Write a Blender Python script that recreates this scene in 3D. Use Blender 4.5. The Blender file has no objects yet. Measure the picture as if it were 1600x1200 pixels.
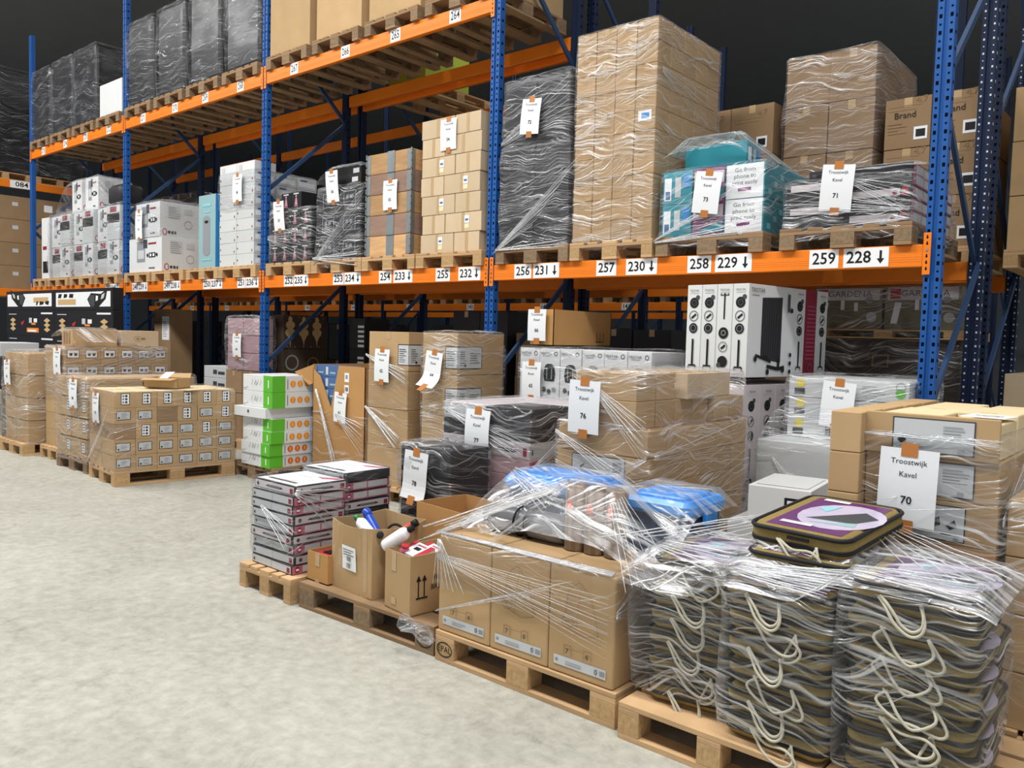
import bpy, bmesh, math, random
from mathutils import Vector, Matrix, noise
random.seed(7)
S = bpy.context.scene
COL = S.collection

# ------------------------------------------------------------------ camera, world, lights, exposure
F, YAW, PITCH, ROLL, H = 1276.8, 0.7081, 0.0574, 0.0276, 1.53
fw = Vector((-math.sin(YAW)*math.cos(PITCH), math.cos(YAW)*math.cos(PITCH), -math.sin(PITCH)))
rt = Vector((math.cos(YAW), math.sin(YAW), 0)); up = rt.cross(fw)
r2 = math.cos(ROLL)*rt + math.sin(ROLL)*up; u2 = -math.sin(ROLL)*rt + math.cos(ROLL)*up
cd = bpy.data.cameras.new('camera'); cam = bpy.data.objects.new('camera', cd); COL.objects.link(cam)
cd.sensor_width = 36; cd.lens = F*36/1600; cd.clip_start = .05; cd.clip_end = 200
M = Matrix((r2, u2, -fw)).transposed().to_4x4(); M.translation = (0, 0, H)
cam.matrix_world = M; S.camera = cam

w = bpy.data.worlds.new('overcast'); S.world = w; w.use_nodes = True
bg = w.node_tree.nodes['Background']; bg.inputs[0].default_value = (.93, .97, 1, 1); bg.inputs[1].default_value = .5

def area(x, y, z, sx, sy, power, rot=(0, 0, 0), col=(1, .98, .95)):
    l = bpy.data.lights.new('highbay_light', 'AREA'); l.shape = 'RECTANGLE'; l.size = sx; l.size_y = sy
    l.energy = power; l.color = col
    o = bpy.data.objects.new('highbay_light', l); COL.objects.link(o); o.location = (x, y, z); o.rotation_euler = rot
    return o
for x in (-17, -11, -5, 1):
    area(x, .6, 8.8, 4.5, 1.2, 520)
for x in (-14, -5):
    area(x, 10.2, 8.8, 4.5, .8, 130)
S.view_settings.view_transform = 'Standard'; S.view_settings.look = 'None'
S.view_settings.gamma = 1; S.view_settings.use_curve_mapping = False
S.view_settings.exposure = 0.2
S.cycles.transparent_max_bounces = 24
S.cycles.max_bounces = 8

# ------------------------------------------------------------------ materials
def lin(h):
    h = h.lstrip('#'); c = [int(h[i:i+2], 16)/255 for i in (0, 2, 4)]
    return tuple(x/12.92 if x <= .04045 else ((x+.055)/1.055)**2.4 for x in c) + (1,)
MATS = {}
def mat(name, col, rough=.6, spec=.3, metal=0, vary=0, nscale=0, namt=0, stretch=None, bump=0):
    if name in MATS: return MATS[name]
    m = bpy.data.materials.new(name); m.use_nodes = True; MATS[name] = m
    nt = m.node_tree; b = nt.nodes['Principled BSDF']; N = nt.nodes.new; L = nt.links.new
    c = lin(col) if isinstance(col, str) else col
    b.inputs['Base Color'].default_value = c; b.inputs['Roughness'].default_value = rough
    b.inputs['Specular IOR Level'].default_value = spec; b.inputs['Metallic'].default_value = metal
    if vary or nscale:
        hsv = N('ShaderNodeHueSaturation'); hsv.inputs['Color'].default_value = c; val = None
        if vary:
            oi = N('ShaderNodeObjectInfo'); mr = N('ShaderNodeMapRange')
            mr.inputs[3].default_value = 1-vary; mr.inputs[4].default_value = 1+vary*.6
            L(oi.outputs['Random'], mr.inputs[0]); val = mr.outputs[0]
        if nscale:
            tc = N('ShaderNodeTexCoord'); mp = N('ShaderNodeMapping'); ns = N('ShaderNodeTexNoise')
            if stretch: mp.inputs['Scale'].default_value = stretch
            L(tc.outputs['Object'], mp.inputs[0]); L(mp.outputs[0], ns.inputs[0])
            ns.inputs['Scale'].default_value = nscale; ns.inputs['Detail'].default_value = 5
            m2 = N('ShaderNodeMapRange'); m2.inputs[1].default_value = .3; m2.inputs[2].default_value = .7
            m2.inputs[3].default_value = 1-namt; m2.inputs[4].default_value = 1+namt
            L(ns.outputs['Fac'], m2.inputs[0])
            if val:
                mm = N('ShaderNodeMath'); mm.operation = 'MULTIPLY'; L(val, mm.inputs[0]); L(m2.outputs[0], mm.inputs[1]); val = mm.outputs[0]
            else: val = m2.outputs[0]
            if bump:
                bp = N('ShaderNodeBump'); bp.inputs['Strength'].default_value = bump; bp.inputs['Distance'].default_value = .01
                L(ns.outputs['Fac'], bp.inputs['Height']); L(bp.outputs[0], b.inputs['Normal'])
        L(val, hsv.inputs['Value']); L(hsv.outputs[0], b.inputs['Base Color'])
    return m
card = mat('cardboard', '#b89a72', .8, .15, vary=.1, nscale=5, namt=.05)
card_pale = mat('cardboard_pale', '#c9b496', .8, .15, vary=.08, nscale=5, namt=.05)
card_dark = mat('cardboard_dark', '#977c5e', .8, .15, vary=.1, nscale=5, namt=.06)
card_orange = mat('cardboard_orange', '#b98d5a', .8, .15, vary=.06, nscale=4, namt=.05)
card_in = mat('cardboard_inside', '#a98a63', .85, .1, nscale=5, namt=.05)
lid_m = mat('cardboard_lid', '#dccaa2', .75, .2, vary=.05, nscale=5, namt=.04)
tape_m = mat('clear_brown_tape', '#b89b74', .3, .5)
otape = mat('orange_tape', '#b5743a', .45, .4)
wood = mat('pallet_wood', '#c4a27a', .8, .15, vary=.16, nscale=3, namt=.16, stretch=(1, 1, 12), bump=.15)
wood_old = mat('pallet_wood_weathered_shaded', '#94795c', .85, .12, vary=.16, nscale=3, namt=.2, stretch=(1, 1, 12), bump=.2)  # worn wood; its darker tone also paints shade on the upper rack pallets
block_m = mat('pallet_chipboard_block', '#b8986e', .85, .12, vary=.14, nscale=40, namt=.16, bump=.2)
block_old = mat('pallet_chipboard_block_weathered_shaded', '#85715a', .85, .12, vary=.14, nscale=40, namt=.22, bump=.2)
collar_d = mat('collar_board_weathered', '#94796a', .8, .15, vary=.15, nscale=3, namt=.16, stretch=(1, 1, 9))
collar_w = mat('collar_board', '#c29a6e', .75, .2, vary=.3, nscale=3, namt=.18, stretch=(1, 1, 9))
steel = mat('galvanised_steel', '#9aa0a2', .4, .5, metal=.7, nscale=8, namt=.1)
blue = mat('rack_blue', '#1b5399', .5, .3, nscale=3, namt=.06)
blue_d = mat('rack_blue_shaded', '#16243f', .55, .2, nscale=3, namt=.06)  # rack blue with shade put into the colour, for rear posts and racks behind
brace_m = mat('rack_brace_blue', '#2a4468', .5, .3, nscale=3, namt=.06)
orange = mat('rack_orange', '#ea7c14', .48, .35, nscale=2, namt=.05)
slot = mat('slot_shadow_black', '#070a10', .9, .05)
slot_l = mat('slot_painted_light', '#c9ccd0', .4, .5)  # pale slot faces paint in the light showing through the holes
white = mat('print_white', '#eceef0', .5, .3)
paper = mat('paper', '#e6e9ec', .7, .2)
ink = mat('ink_black', '#17181a', .6, .3)
grey = mat('print_grey', '#8c9095', .6, .3)
lgrey = mat('print_light_grey', '#c3c6c8', .6, .3)
dgrey = mat('print_dark_grey', '#43464a', .55, .3)
redp = mat('print_red', '#b5303c', .5, .3)
pinkp = mat('print_pink', '#b9677c', .5, .3)
crim = mat('print_crimson', '#8e2038', .45, .35)
purple = mat('print_purple', '#5c2a62', .4, .4)
greenp = mat('print_green', '#5cb531', .45, .35)
orangep = mat('print_orange', '#ec8c34', .5, .3)
creamp = mat('print_cream', '#e4dcb4', .5, .3)
yellowp = mat('print_yellow', '#e5d24a', .5, .3)
tealp = mat('print_teal', '#2f8f9d', .45, .35)
teal_l = mat('print_teal_light', '#86c6cf', .45, .35)
rosep = mat('print_rose', '#b98b96', .5, .3)
sky_p = mat('print_sky_blue', '#8fb0b5', .45, .35)
bluep = mat('print_blue', '#2f86c8', .45, .35)
navyp = mat('print_navy', '#4b6a9c', .5, .3)
tan_p = mat('print_tan', '#c9a777', .6, .3)
magp = mat('print_magenta', '#7c2f6a', .5, .3)
wbox = mat('carton_white', '#d8dadb', .5, .3, vary=.04, nscale=4, namt=.02)
wbox_g = mat('carton_light_grey', '#c8cbcb', .5, .3, vary=.05, nscale=4, namt=.02)
lilac = mat('carton_lilac_white', '#c8c0c3', .45, .35, vary=.05)
pinkbox = mat('carton_dusty_pink', '#b5959b', .5, .3, vary=.06)
blackbox = mat('carton_black', '#1e1e21', .4, .35, vary=.1)
charcoal = mat('carton_charcoal', '#2f2e32', .5, .3, vary=.12, nscale=4, namt=.06)
brownblack = mat('carton_dark_brown', '#4a3d33', .6, .25, vary=.1, nscale=4, namt=.06)
khaki = mat('bag_khaki_fabric', '#8a7748', .8, .15, nscale=60, namt=.08)
bagblack = mat('bag_black_piping', '#1c1b1e', .6, .3)
cord_m = mat('bag_cream_cord', '#b9b4a2', .7, .2)
clearv = mat('bag_lilac_insert', '#bfb7cf', .2, .5, nscale=12, namt=.06)
navy = mat('plastic_navy', '#26375a', .35, .5)
lidblue = mat('plastic_bright_blue', '#2a8fe0', .3, .5)
tube_g = mat('tube_grey', '#6d6f74', .3, .5)
roll_m = mat('roll_brown_foil', '#8a7868', .25, .5, nscale=6, namt=.45, stretch=(6, 6, .2))
plast_g = mat('plastic_grey', '#9a9ea2', .4, .4)
conc = None

def floor_mat():
    m = bpy.data.materials.new('polished_concrete'); m.use_nodes = True; nt = m.node_tree; N = nt.nodes.new; L = nt.links.new
    b = nt.nodes['Principled BSDF']; tc = N('ShaderNodeTexCoord')
    n1 = N('ShaderNodeTexNoise'); n1.inputs['Scale'].default_value = .9; n1.inputs['Detail'].default_value = 9; n1.inputs['Roughness'].default_value = .65
    n2 = N('ShaderNodeTexNoise'); n2.inputs['Scale'].default_value = 14; n2.inputs['Detail'].default_value = 8; n2.inputs['Roughness'].default_value = .7
    for n in (n1, n2): L(tc.outputs['Object'], n.inputs[0])
    mx = N('ShaderNodeMix'); mx.inputs[0].default_value = .62; L(n1.outputs['Fac'], mx.inputs[2]); L(n2.outputs['Fac'], mx.inputs[3])
    cr = N('ShaderNodeValToRGB'); cr.color_ramp.elements[0].position = .34; cr.color_ramp.elements[1].position = .64
    cr.color_ramp.elements[0].color = lin('#908f86'); cr.color_ramp.elements[1].color = lin('#b9b8ae')
    L(mx.outputs[0], cr.inputs[0])
    n3 = N('ShaderNodeTexNoise'); n3.inputs['Scale'].default_value = 2.2; n3.inputs['Detail'].default_value = 12; n3.inputs['Roughness'].default_value = .8; n3.inputs['Distortion'].default_value = 1.2
    L(tc.outputs['Object'], n3.inputs[0])
    c3 = N('ShaderNodeValToRGB'); c3.color_ramp.elements[0].position = .36; c3.color_ramp.elements[1].position = .45
    c3.color_ramp.elements[0].color = (.62, .62, .6, 1); c3.color_ramp.elements[1].color = (1, 1, 1, 1); L(n3.outputs['Fac'], c3.inputs[0])
    mu = N('ShaderNodeMix'); mu.data_type = 'RGBA'; mu.blend_type = 'MULTIPLY'; mu.inputs[0].default_value = .55
    L(cr.outputs[0], mu.inputs[6]); L(c3.outputs[0], mu.inputs[7]); L(mu.outputs[2], b.inputs['Base Color'])
    b.inputs['Roughness'].default_value = .55; b.inputs['Specular IOR Level'].default_value = .35
    bp = N('ShaderNodeBump'); bp.inputs['Strength'].default_value = .08; L(n2.outputs['Fac'], bp.inputs['Height']); L(bp.outputs[0], b.inputs['Normal'])
    return m

def film_mat(name, amount=.5, base=.05, tint=(.97, .97, .98), thr=.56, haze=.35, vs=55, slope=.18):
    m = bpy.data.materials.new(name); m.use_nodes = True; nt = m.node_tree; N = nt.nodes.new; L = nt.links.new
    nt.nodes.remove(nt.nodes['Principled BSDF']); out = nt.nodes['Material Output']
    uv = N('ShaderNodeUVMap'); sp = N('ShaderNodeSeparateXYZ'); L(uv.outputs[0], sp.inputs[0])
    oi = N('ShaderNodeObjectInfo')
    def M2(op, a, b=None, c=None):
        n = N('ShaderNodeMath'); n.operation = op
        for i, x in enumerate((a, b, c)):
            if x is None: continue
            if isinstance(x, (int, float)): n.inputs[i].default_value = x
            else: L(x, n.inputs[i])
        return n.outputs[0]
    off = M2('MULTIPLY', oi.outputs['Random'], 37.0)
    warp = N('ShaderNodeTexNoise'); warp.inputs['Scale'].default_value = 2.3; warp.inputs['Detail'].default_value = 2
    cw = N('ShaderNodeCombineXYZ'); L(sp.outputs[0], cw.inputs[0]); L(sp.outputs[1], cw.inputs[1]); L(off, cw.inputs[2]); L(cw.outputs[0], warp.inputs[0])
    wv = M2('MULTIPLY_ADD', warp.outputs['Fac'], .28, -.14)
    streaks = []
    for sl, us, seed in ((slope, .42, 0.0), (-slope*1.7, .6, 5.0), (0.04, .3, 9.0)):
        v = M2('ADD', M2('MULTIPLY_ADD', sp.outputs[0], sl, sp.outputs[1]), wv)
        cx = N('ShaderNodeCombineXYZ'); L(M2('MULTIPLY', sp.outputs[0], us), cx.inputs[0]); L(M2('MULTIPLY', v, vs), cx.inputs[1]); L(M2('ADD', off, seed), cx.inputs[2])
        ns = N('ShaderNodeTexNoise'); ns.inputs['Scale'].default_value = 1; ns.inputs['Detail'].default_value = 3; L(cx.outputs[0], ns.inputs[0])
        mr = N('ShaderNodeMapRange'); mr.inputs[1].default_value = thr; mr.inputs[2].default_value = thr+.16; L(ns.outputs['Fac'], mr.inputs[0])
        pn = N('ShaderNodeTexNoise'); pn.inputs['Scale'].default_value = 3.1; cp = N('ShaderNodeCombineXYZ')
        L(sp.outputs[0], cp.inputs[0]); L(M2('MULTIPLY', sp.outputs[1], 2.5), cp.inputs[1]); L(M2('ADD', off, seed*3+2), cp.inputs[2]); L(cp.outputs[0], pn.inputs[0])
        pm = N('ShaderNodeMapRange'); pm.inputs[1].default_value = .42; pm.inputs[2].default_value = .68; L(pn.outputs['Fac'], pm.inputs[0])
        streaks.append(M2('MULTIPLY', mr.outputs[0], pm.outputs[0]))
    st = M2('MAXIMUM', M2('MAXIMUM', streaks[0], streaks[1]), streaks[2])
    bp = N('ShaderNodeBump'); bp.inputs['Strength'].default_value = .5; bp.inputs['Distance'].default_value = .012
    L(M2('ADD', st, M2('MULTIPLY', warp.outputs['Fac'], .5)), bp.inputs['Height'])
    lw = N('ShaderNodeLayerWeight'); lw.inputs['Blend'].default_value = .25; L(bp.outputs[0], lw.inputs['Normal'])
    fac = M2('MINIMUM', M2('ADD', M2('MULTIPLY_ADD', st, amount, base), M2('MULTIPLY', lw.outputs['Fresnel'], .22)), .9)
    tr = N('ShaderNodeBsdfTransparent'); tr.inputs[0].default_value = tint + (1,)
    gl = N('ShaderNodeBsdfGlossy'); gl.inputs['Roughness'].default_value = .22; gl.inputs['Color'].default_value = (.95, .96, .98, 1); L(bp.outputs[0], gl.inputs['Normal'])
    df = N('ShaderNodeBsdfDiffuse'); df.inputs['Color'].default_value = (.86, .88, .9, 1)
    m1 = N('ShaderNodeMixShader'); m1.inputs[0].default_value = haze; L(gl.outputs[0], m1.inputs[1]); L(df.outputs[0], m1.inputs[2])
    m2 = N('ShaderNodeMixShader'); L(fac, m2.inputs[0]); L(tr.outputs[0], m2.inputs[1]); L(m1.outputs[0], m2.inputs[2])
    L(m2.outputs[0], out.inputs[0])
    return m
FILM = film_mat('stretch_film', .8, .025, thr=.53, haze=.5, vs=75)
FILM_L = film_mat('stretch_film_thin', .6, .015, thr=.57, haze=.4, vs=75)
FILM_H = film_mat('stretch_film_thick', .85, .03, thr=.545, haze=.5, vs=95)
FILM_T = film_mat('stretch_film_top', .85, .05, thr=.5, haze=.5, vs=36, slope=.5)
GATHER = film_mat('stretch_film_gathered', .5, .45, thr=.5, haze=.6)

# ------------------------------------------------------------------ mesh building
class MB:
    def __init__(s): s.v = []; s.f = []; s.m = []; s.mats = []; s.uv = {}
    def mi(s, m):
        if m not in s.mats: s.mats.append(m)
        return s.mats.index(m)
    def add(s, vs, fs, m):
        n = len(s.v); s.v += [tuple(p) for p in vs]; i = s.mi(m)
        for f in fs: s.f.append([n+k for k in f]); s.m.append(i)
    def box(s, x0, x1, y0, y1, z0, z1, m, bev=0):
        if bev <= 0:
            s.add([(x0, y0, z0), (x1, y0, z0), (x1, y1, z0), (x0, y1, z0), (x0, y0, z1), (x1, y0, z1), (x1, y1, z1), (x0, y1, z1)],
                  [(3, 2, 1, 0), (4, 5, 6, 7), (0, 1, 5, 4), (1, 2, 6, 5), (2, 3, 7, 6), (3, 0, 4, 7)], m); return
        bm = bmesh.new(); bmesh.ops.create_cube(bm, size=1)
        for v in bm.verts: v.co = ((x0+x1)/2+v.co.x*(x1-x0), (y0+y1)/2+v.co.y*(y1-y0), (z0+z1)/2+v.co.z*(z1-z0))
        bmesh.ops.bevel(bm, geom=bm.edges[:], offset=bev, segments=2, affect='EDGES', profile=.5)
        bm.verts.index_update(); s.add([v.co[:] for v in bm.verts], [[v.index for v in f.verts] for f in bm.faces], m); bm.free()
    def poly(s, pts, m, flip=False):
        s.add(pts, [list(range(len(pts)))[::-1] if flip else list(range(len(pts)))], m)
    def tube(s, pts, r, m, n=8, closed=False, cap=True):
        P = [Vector(p) for p in pts]; rs = r if isinstance(r, (list, tuple)) else [r]*len(P); vs = []; fs = []
        prev = None
        for i, p in enumerate(P):
            a = P[i-1] if (i > 0 or closed) else p; b = P[(i+1) % len(P)] if (i < len(P)-1 or closed) else p
            t = (b-a); t = t.normalized() if t.length > 1e-9 else Vector((0, 0, 1))
            if prev is None:
                q = Vector((0, 0, 1)) if abs(t.z) < .9 else Vector((1, 0, 0)); prev = t.cross(q).normalized()
            n1 = (prev - t*prev.dot(t)).normalized(); prev = n1; n2 = t.cross(n1)
            for k in range(n):
                a2 = 2*math.pi*k/n; vs.append(p + n1*math.cos(a2)*rs[i] + n2*math.sin(a2)*rs[i])
        L = len(P)
        for i in range(L if closed else L-1):
            for k in range(n):
                j = (i+1) % L; fs.append((i*n+k, i*n+(k+1) % n, j*n+(k+1) % n, j*n+k))
        if cap and not closed: fs.append(list(range(n))[::-1]); fs.append([(L-1)*n+k for k in range(n)])
        s.add(vs, fs, m)
    def lathe(s, cx, cy, prof, m, n=24, axis='z'):
        vs = []; fs = []
        for (r, z) in prof:
            for k in range(n):
                a = 2*math.pi*k/n; c, d = r*math.cos(a), r*math.sin(a)
                vs.append((cx+c, cy+d, z) if axis == 'z' else (z, cx+c, cy+d) if axis == 'x' else (cx+c, z, cy+d))
        for i in range(len(prof)-1):
            for k in range(n): fs.append((i*n+k, i*n+(k+1) % n, (i+1)*n+(k+1) % n, (i+1)*n+k))
        fs.append(list(range(n))[::-1]); fs.append([(len(prof)-1)*n+k for k in range(n)])
        s.add(vs, fs, m)
    def mesh(s, name, smooth=False):
        me = bpy.data.meshes.new(name); me.from_pydata(s.v, [], s.f)
        for m in s.mats: me.materials.append(m)
        me.polygons.foreach_set('material_index', s.m)
        if smooth: me.polygons.foreach_set('use_smooth', [True]*len(s.f))
        me.update(); return me
    def build(s, name, parent=None, smooth=False, loc=None, rz=0):
        o = bpy.data.objects.new(name, s.mesh(name, smooth)); COL.objects.link(o)
        if parent: o.parent = parent
        if loc: o.location = loc
        if rz: o.rotation_euler.z = rz
        return o
def tag(o, label=None, cat=None, group=None, kind=None):
    if label: o['label'] = label
    if cat: o['category'] = cat
    if group: o['group'] = group
    if kind: o['kind'] = kind
    return o
def empty(name, loc=(0, 0, 0), rz=0):
    o = bpy.data.objects.new(name, None); COL.objects.link(o); o.location = loc; o.rotation_euler.z = rz; o.empty_display_size = .1
    return o
def kids(o): return KID.get(o.name, [])
def clone(o, parent=None):
    c = o.copy(); COL.objects.link(c)
    if parent: c.parent = parent
    for ch in list(o.children): clone(ch, c)
    return c
class Proto:
    ALL = []
    def __init__(s, root, cat): s.root = root; s.cat = cat; s.n = 0; Proto.ALL.append(s)
    def place(s, loc, rz=0, label=None, group=None):
        o = s.root if s.n == 0 else clone(s.root); s.n += 1
        o.location = loc; o.rotation_euler.z = rz
        return tag(o, label, s.cat, group)

# text
_T = {}
def glyphs(t):
    if t not in _T:
        c = bpy.data.curves.new('t', 'FONT'); c.body = t; c.align_x = 'CENTER'; c.align_y = 'CENTER'; c.resolution_u = 2; c.offset = .016 if t.isdigit() else 0; c.space_line = 1.0
        o = bpy.data.objects.new('t', c); me = bpy.data.meshes.new_from_object(o)
        _T[t] = ([v.co[:] for v in me.vertices], [list(p.vertices) for p in me.polygons])
        bpy.data.meshes.remove(me); bpy.data.objects.remove(o); bpy.data.curves.remove(c)
    return _T[t]
def face_map(face, w, d, h):
    if face == '-y': return lambda u, v, e: (u, -d/2-e, v)
    if face == '+x': return lambda u, v, e: (w/2+e, u, v)
    if face == '-x': return lambda u, v, e: (-w/2-e, -u, v)
    return lambda u, v, e: (u, v, h+e)
def draw(mb, mp, shapes, e0=.0012, de=.0004):
    for i, s in enumerate(shapes):
        e = e0 + de*i; k = s[0]
        if k == 'r':
            x0, y0, x1, y1, m = s[1:6]; mb.poly([mp(x0, y0, e), mp(x1, y0, e), mp(x1, y1, e), mp(x0, y1, e)], m)
        elif k == 'c':
            cx, cy, r, m = s[1:5]; ry = s[5] if len(s) > 5 else r
            mb.poly([mp(cx+r*math.cos(a*math.pi/10), cy+ry*math.sin(a*math.pi/10), e) for a in range(20)], m)
        elif k == 'o':
            cx, cy, r, t, m = s[1:6]; ry = s[6] if len(s) > 6 else r
            for a in range(20):
                A, B = a*math.pi/10, (a+1)*math.pi/10
                mb.poly([mp(cx+(r-t)*math.cos(A), cy+(ry-t)*math.sin(A), e), mp(cx+r*math.cos(A), cy+ry*math.sin(A), e),
                         mp(cx+r*math.cos(B), cy+ry*math.sin(B), e), mp(cx+(r-t)*math.cos(B), cy+(ry-t)*math.sin(B), e)], m)
        elif k == 'p':
            mb.poly([mp(x, y, e) for x, y in s[1]], s[2])
        elif k == 'l':   # polyline
            pts, t, m = s[1:4]
            for (x0, y0), (x1, y1) in zip(pts, pts[1:]):
                L = math.hypot(x1-x0, y1-y0) or 1; nx, ny = -(y1-y0)/L*t/2, (x1-x0)/L*t/2
                mb.poly([mp(x0-nx, y0-ny, e), mp(x1-nx, y1-ny, e), mp(x1+nx, y1+ny, e), mp(x0+nx, y0+ny, e)], m)
        elif k == 't':
            txt, x, y, sz, m = s[1:6]; sx = s[6] if len(s) > 6 else 1; rot = s[7] if len(s) > 7 else 0
            vs, fs = glyphs(txt); q = sz/.72; ca, sa = math.cos(rot), math.sin(rot)
            mb.add([mp(x+(a*q*sx)*ca-(b*q)*sa, y+(a*q*sx)*sa+(b*q)*ca, e) for a, b, c in vs], fs, m)
def panel(parent, name, mp, shapes, e0=.0012, de=.0004):
    """printed area; its lettering is a mesh of its own below it"""
    t = [s for s in shapes if s[0] == 't']; r = [s for s in shapes if s[0] != 't']
    if not r: r, t = t, []
    mb = MB(); draw(mb, mp, r, e0, de); o = mb.build(name, parent)
    if t: l = MB(); draw(l, mp, t, e0+de*len(r), 0); l.build('lettering', o)
    return o
def decal(parent, name, face, dims, shapes, label=None):
    o = panel(parent, name, face_map(face, *dims), shapes)
    if label: o['label'] = label
    return o
def carton(name, cat, w, d, h, m, decals=(), tape=None, bev=.004, mats=None):
    """box centred in x,y, base at z=0. decals: (part name, face, shapes)"""
    mb = MB(); mb.box(-w/2+.001, w/2-.001, -d/2+.001, d/2-.001, 0.0005, h-.001, m, min(bev, w/8, h/8))
    o = mb.build(name)
    if tape:
        tm = tape_m if tape is True else tape
        t = MB(); tw = min(.03, w*.1, d*.1)
        t.box(-tw, tw, -d/2-.0008, d/2+.0008, h-.0012, h+.0006, tm)
        dr = min(.07, h*.35); t.box(-tw, tw, -d/2-.0008, -d/2+.0004, h-dr, h, tm)
        t.box(-w/2+.004, w/2-.004, -.0015, .0015, h-.001, h+.0003, card_dark)
        t.build('packing_tape', o)
    for nm, fc, sh in decals: decal(o, nm, fc, (w, d, h), sh)
    return Proto(o, cat)

ORD = ['first', 'second', 'third', 'fourth', 'fifth', 'sixth', 'seventh', 'eighth', 'ninth', 'tenth', 'eleventh', 'twelfth']
def lay(k): return 'top layer' if k == 0 else ORD[k]+' layer'
class Fr:
    """load frame: local x (to the right), y (back), rotation about the front right corner"""
    def __init__(s, x1, y0, rot=0): s.x, s.y, s.r = x1, y0, rot
    def __call__(s, x, y, z):
        c, n = math.cos(s.r), math.sin(s.r)
        return (s.x + x*c - y*n, s.y + x*n + y*c, z)
def stack(fr, P, nx, ny, nz, cw, cdp, ch, z0, desc, load, group, jit=.004, rj=.008, skip=None, fx=None):
    """x index 0 = right end (end side), y index 0 = front (aisle side); only what can be seen is stacked"""
    for k in range(nz):
        for j in range(ny):
            for i in range(nx):
                if skip and skip(i, j, k): continue
                if not (i == 0 or j == 0 or k == nz-1): continue
                pr = P(i, j, k) if callable(P) else P
                p = fr(-(i+.5)*cw + random.uniform(-jit, jit)*.5, (j+.5)*cdp + random.uniform(-jit, jit)*.5, z0+k*ch)
                ds = desc(i, j, k) if callable(desc) else desc
                if i == 0 and j == 0: pos = 'near corner'
                elif i == 0: pos = f'{ORD[j]} back'
                elif j == 0: pos = f'{ORD[i]} along front'
                else: pos = f'{ORD[j]} row back, {ORD[i]} in'
                if nx == 1 and ny == 1: pos = ''
                lab = f'{ds}, {lay(nz-1-k)}, {pos}, {load}' if pos else f'{ds}, {lay(nz-1-k)}, {load}'
                pr.place(p, fr.r + random.uniform(-rj, rj), lab, group)

# ------------------------------------------------------------------ pallets
def make_pallet(wm, bm_):
    r = empty('pallet')
    for i, x in enumerate((-.3275, -.17, 0, .17, .3275)):
        w2 = .0725 if i in (0, 2, 4) else .05
        b = MB(); b.box(x-w2, x+w2, -.6, .6, .122, .144, wm, .003); b.build('deck_board', r)
    for y in (-.5275, 0, .5275):
        b = MB(); b.box(-.4, .4, y-.0725, y+.0725, .1, .122, wm, .002); b.build('stringer_board', r)
        for x in (-.35, 0, .35):
            wx = .05 if x else .0725
            b = MB(); b.box(x-wx, x+wx, y-.0725, y+.0725, .022, .1, bm_, .002); b.build('block', r)
    for x in (-.35, 0, .35):
        wx = .05 if x else .0725
        b = MB(); b.box(x-wx, x+wx, -.6, .6, 0, .022, wm, .002); b.build('bottom_board', r)
    return Proto(r, 'pallet')
PAL = make_pallet(wood, block_m); PALO = make_pallet(wood_old, block_old)
def pallet(x0, x1, y0, y1, z, label, old=False, rz=0, group=None, along='y', fr=None):
    """rectangle footprint; along = axis of the 1.2 m boards"""
    o = (PALO if old else PAL).place(((x0+x1)/2, (y0+y1)/2, z), rz + (math.pi/2 if along == 'x' else 0), label, group or 'wooden pallets')
    sx, sy = (x1-x0, y1-y0) if along == 'y' else (y1-y0, x1-x0)
    o.scale = (sx/.8, sy/1.2, 1)
    return o
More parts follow.
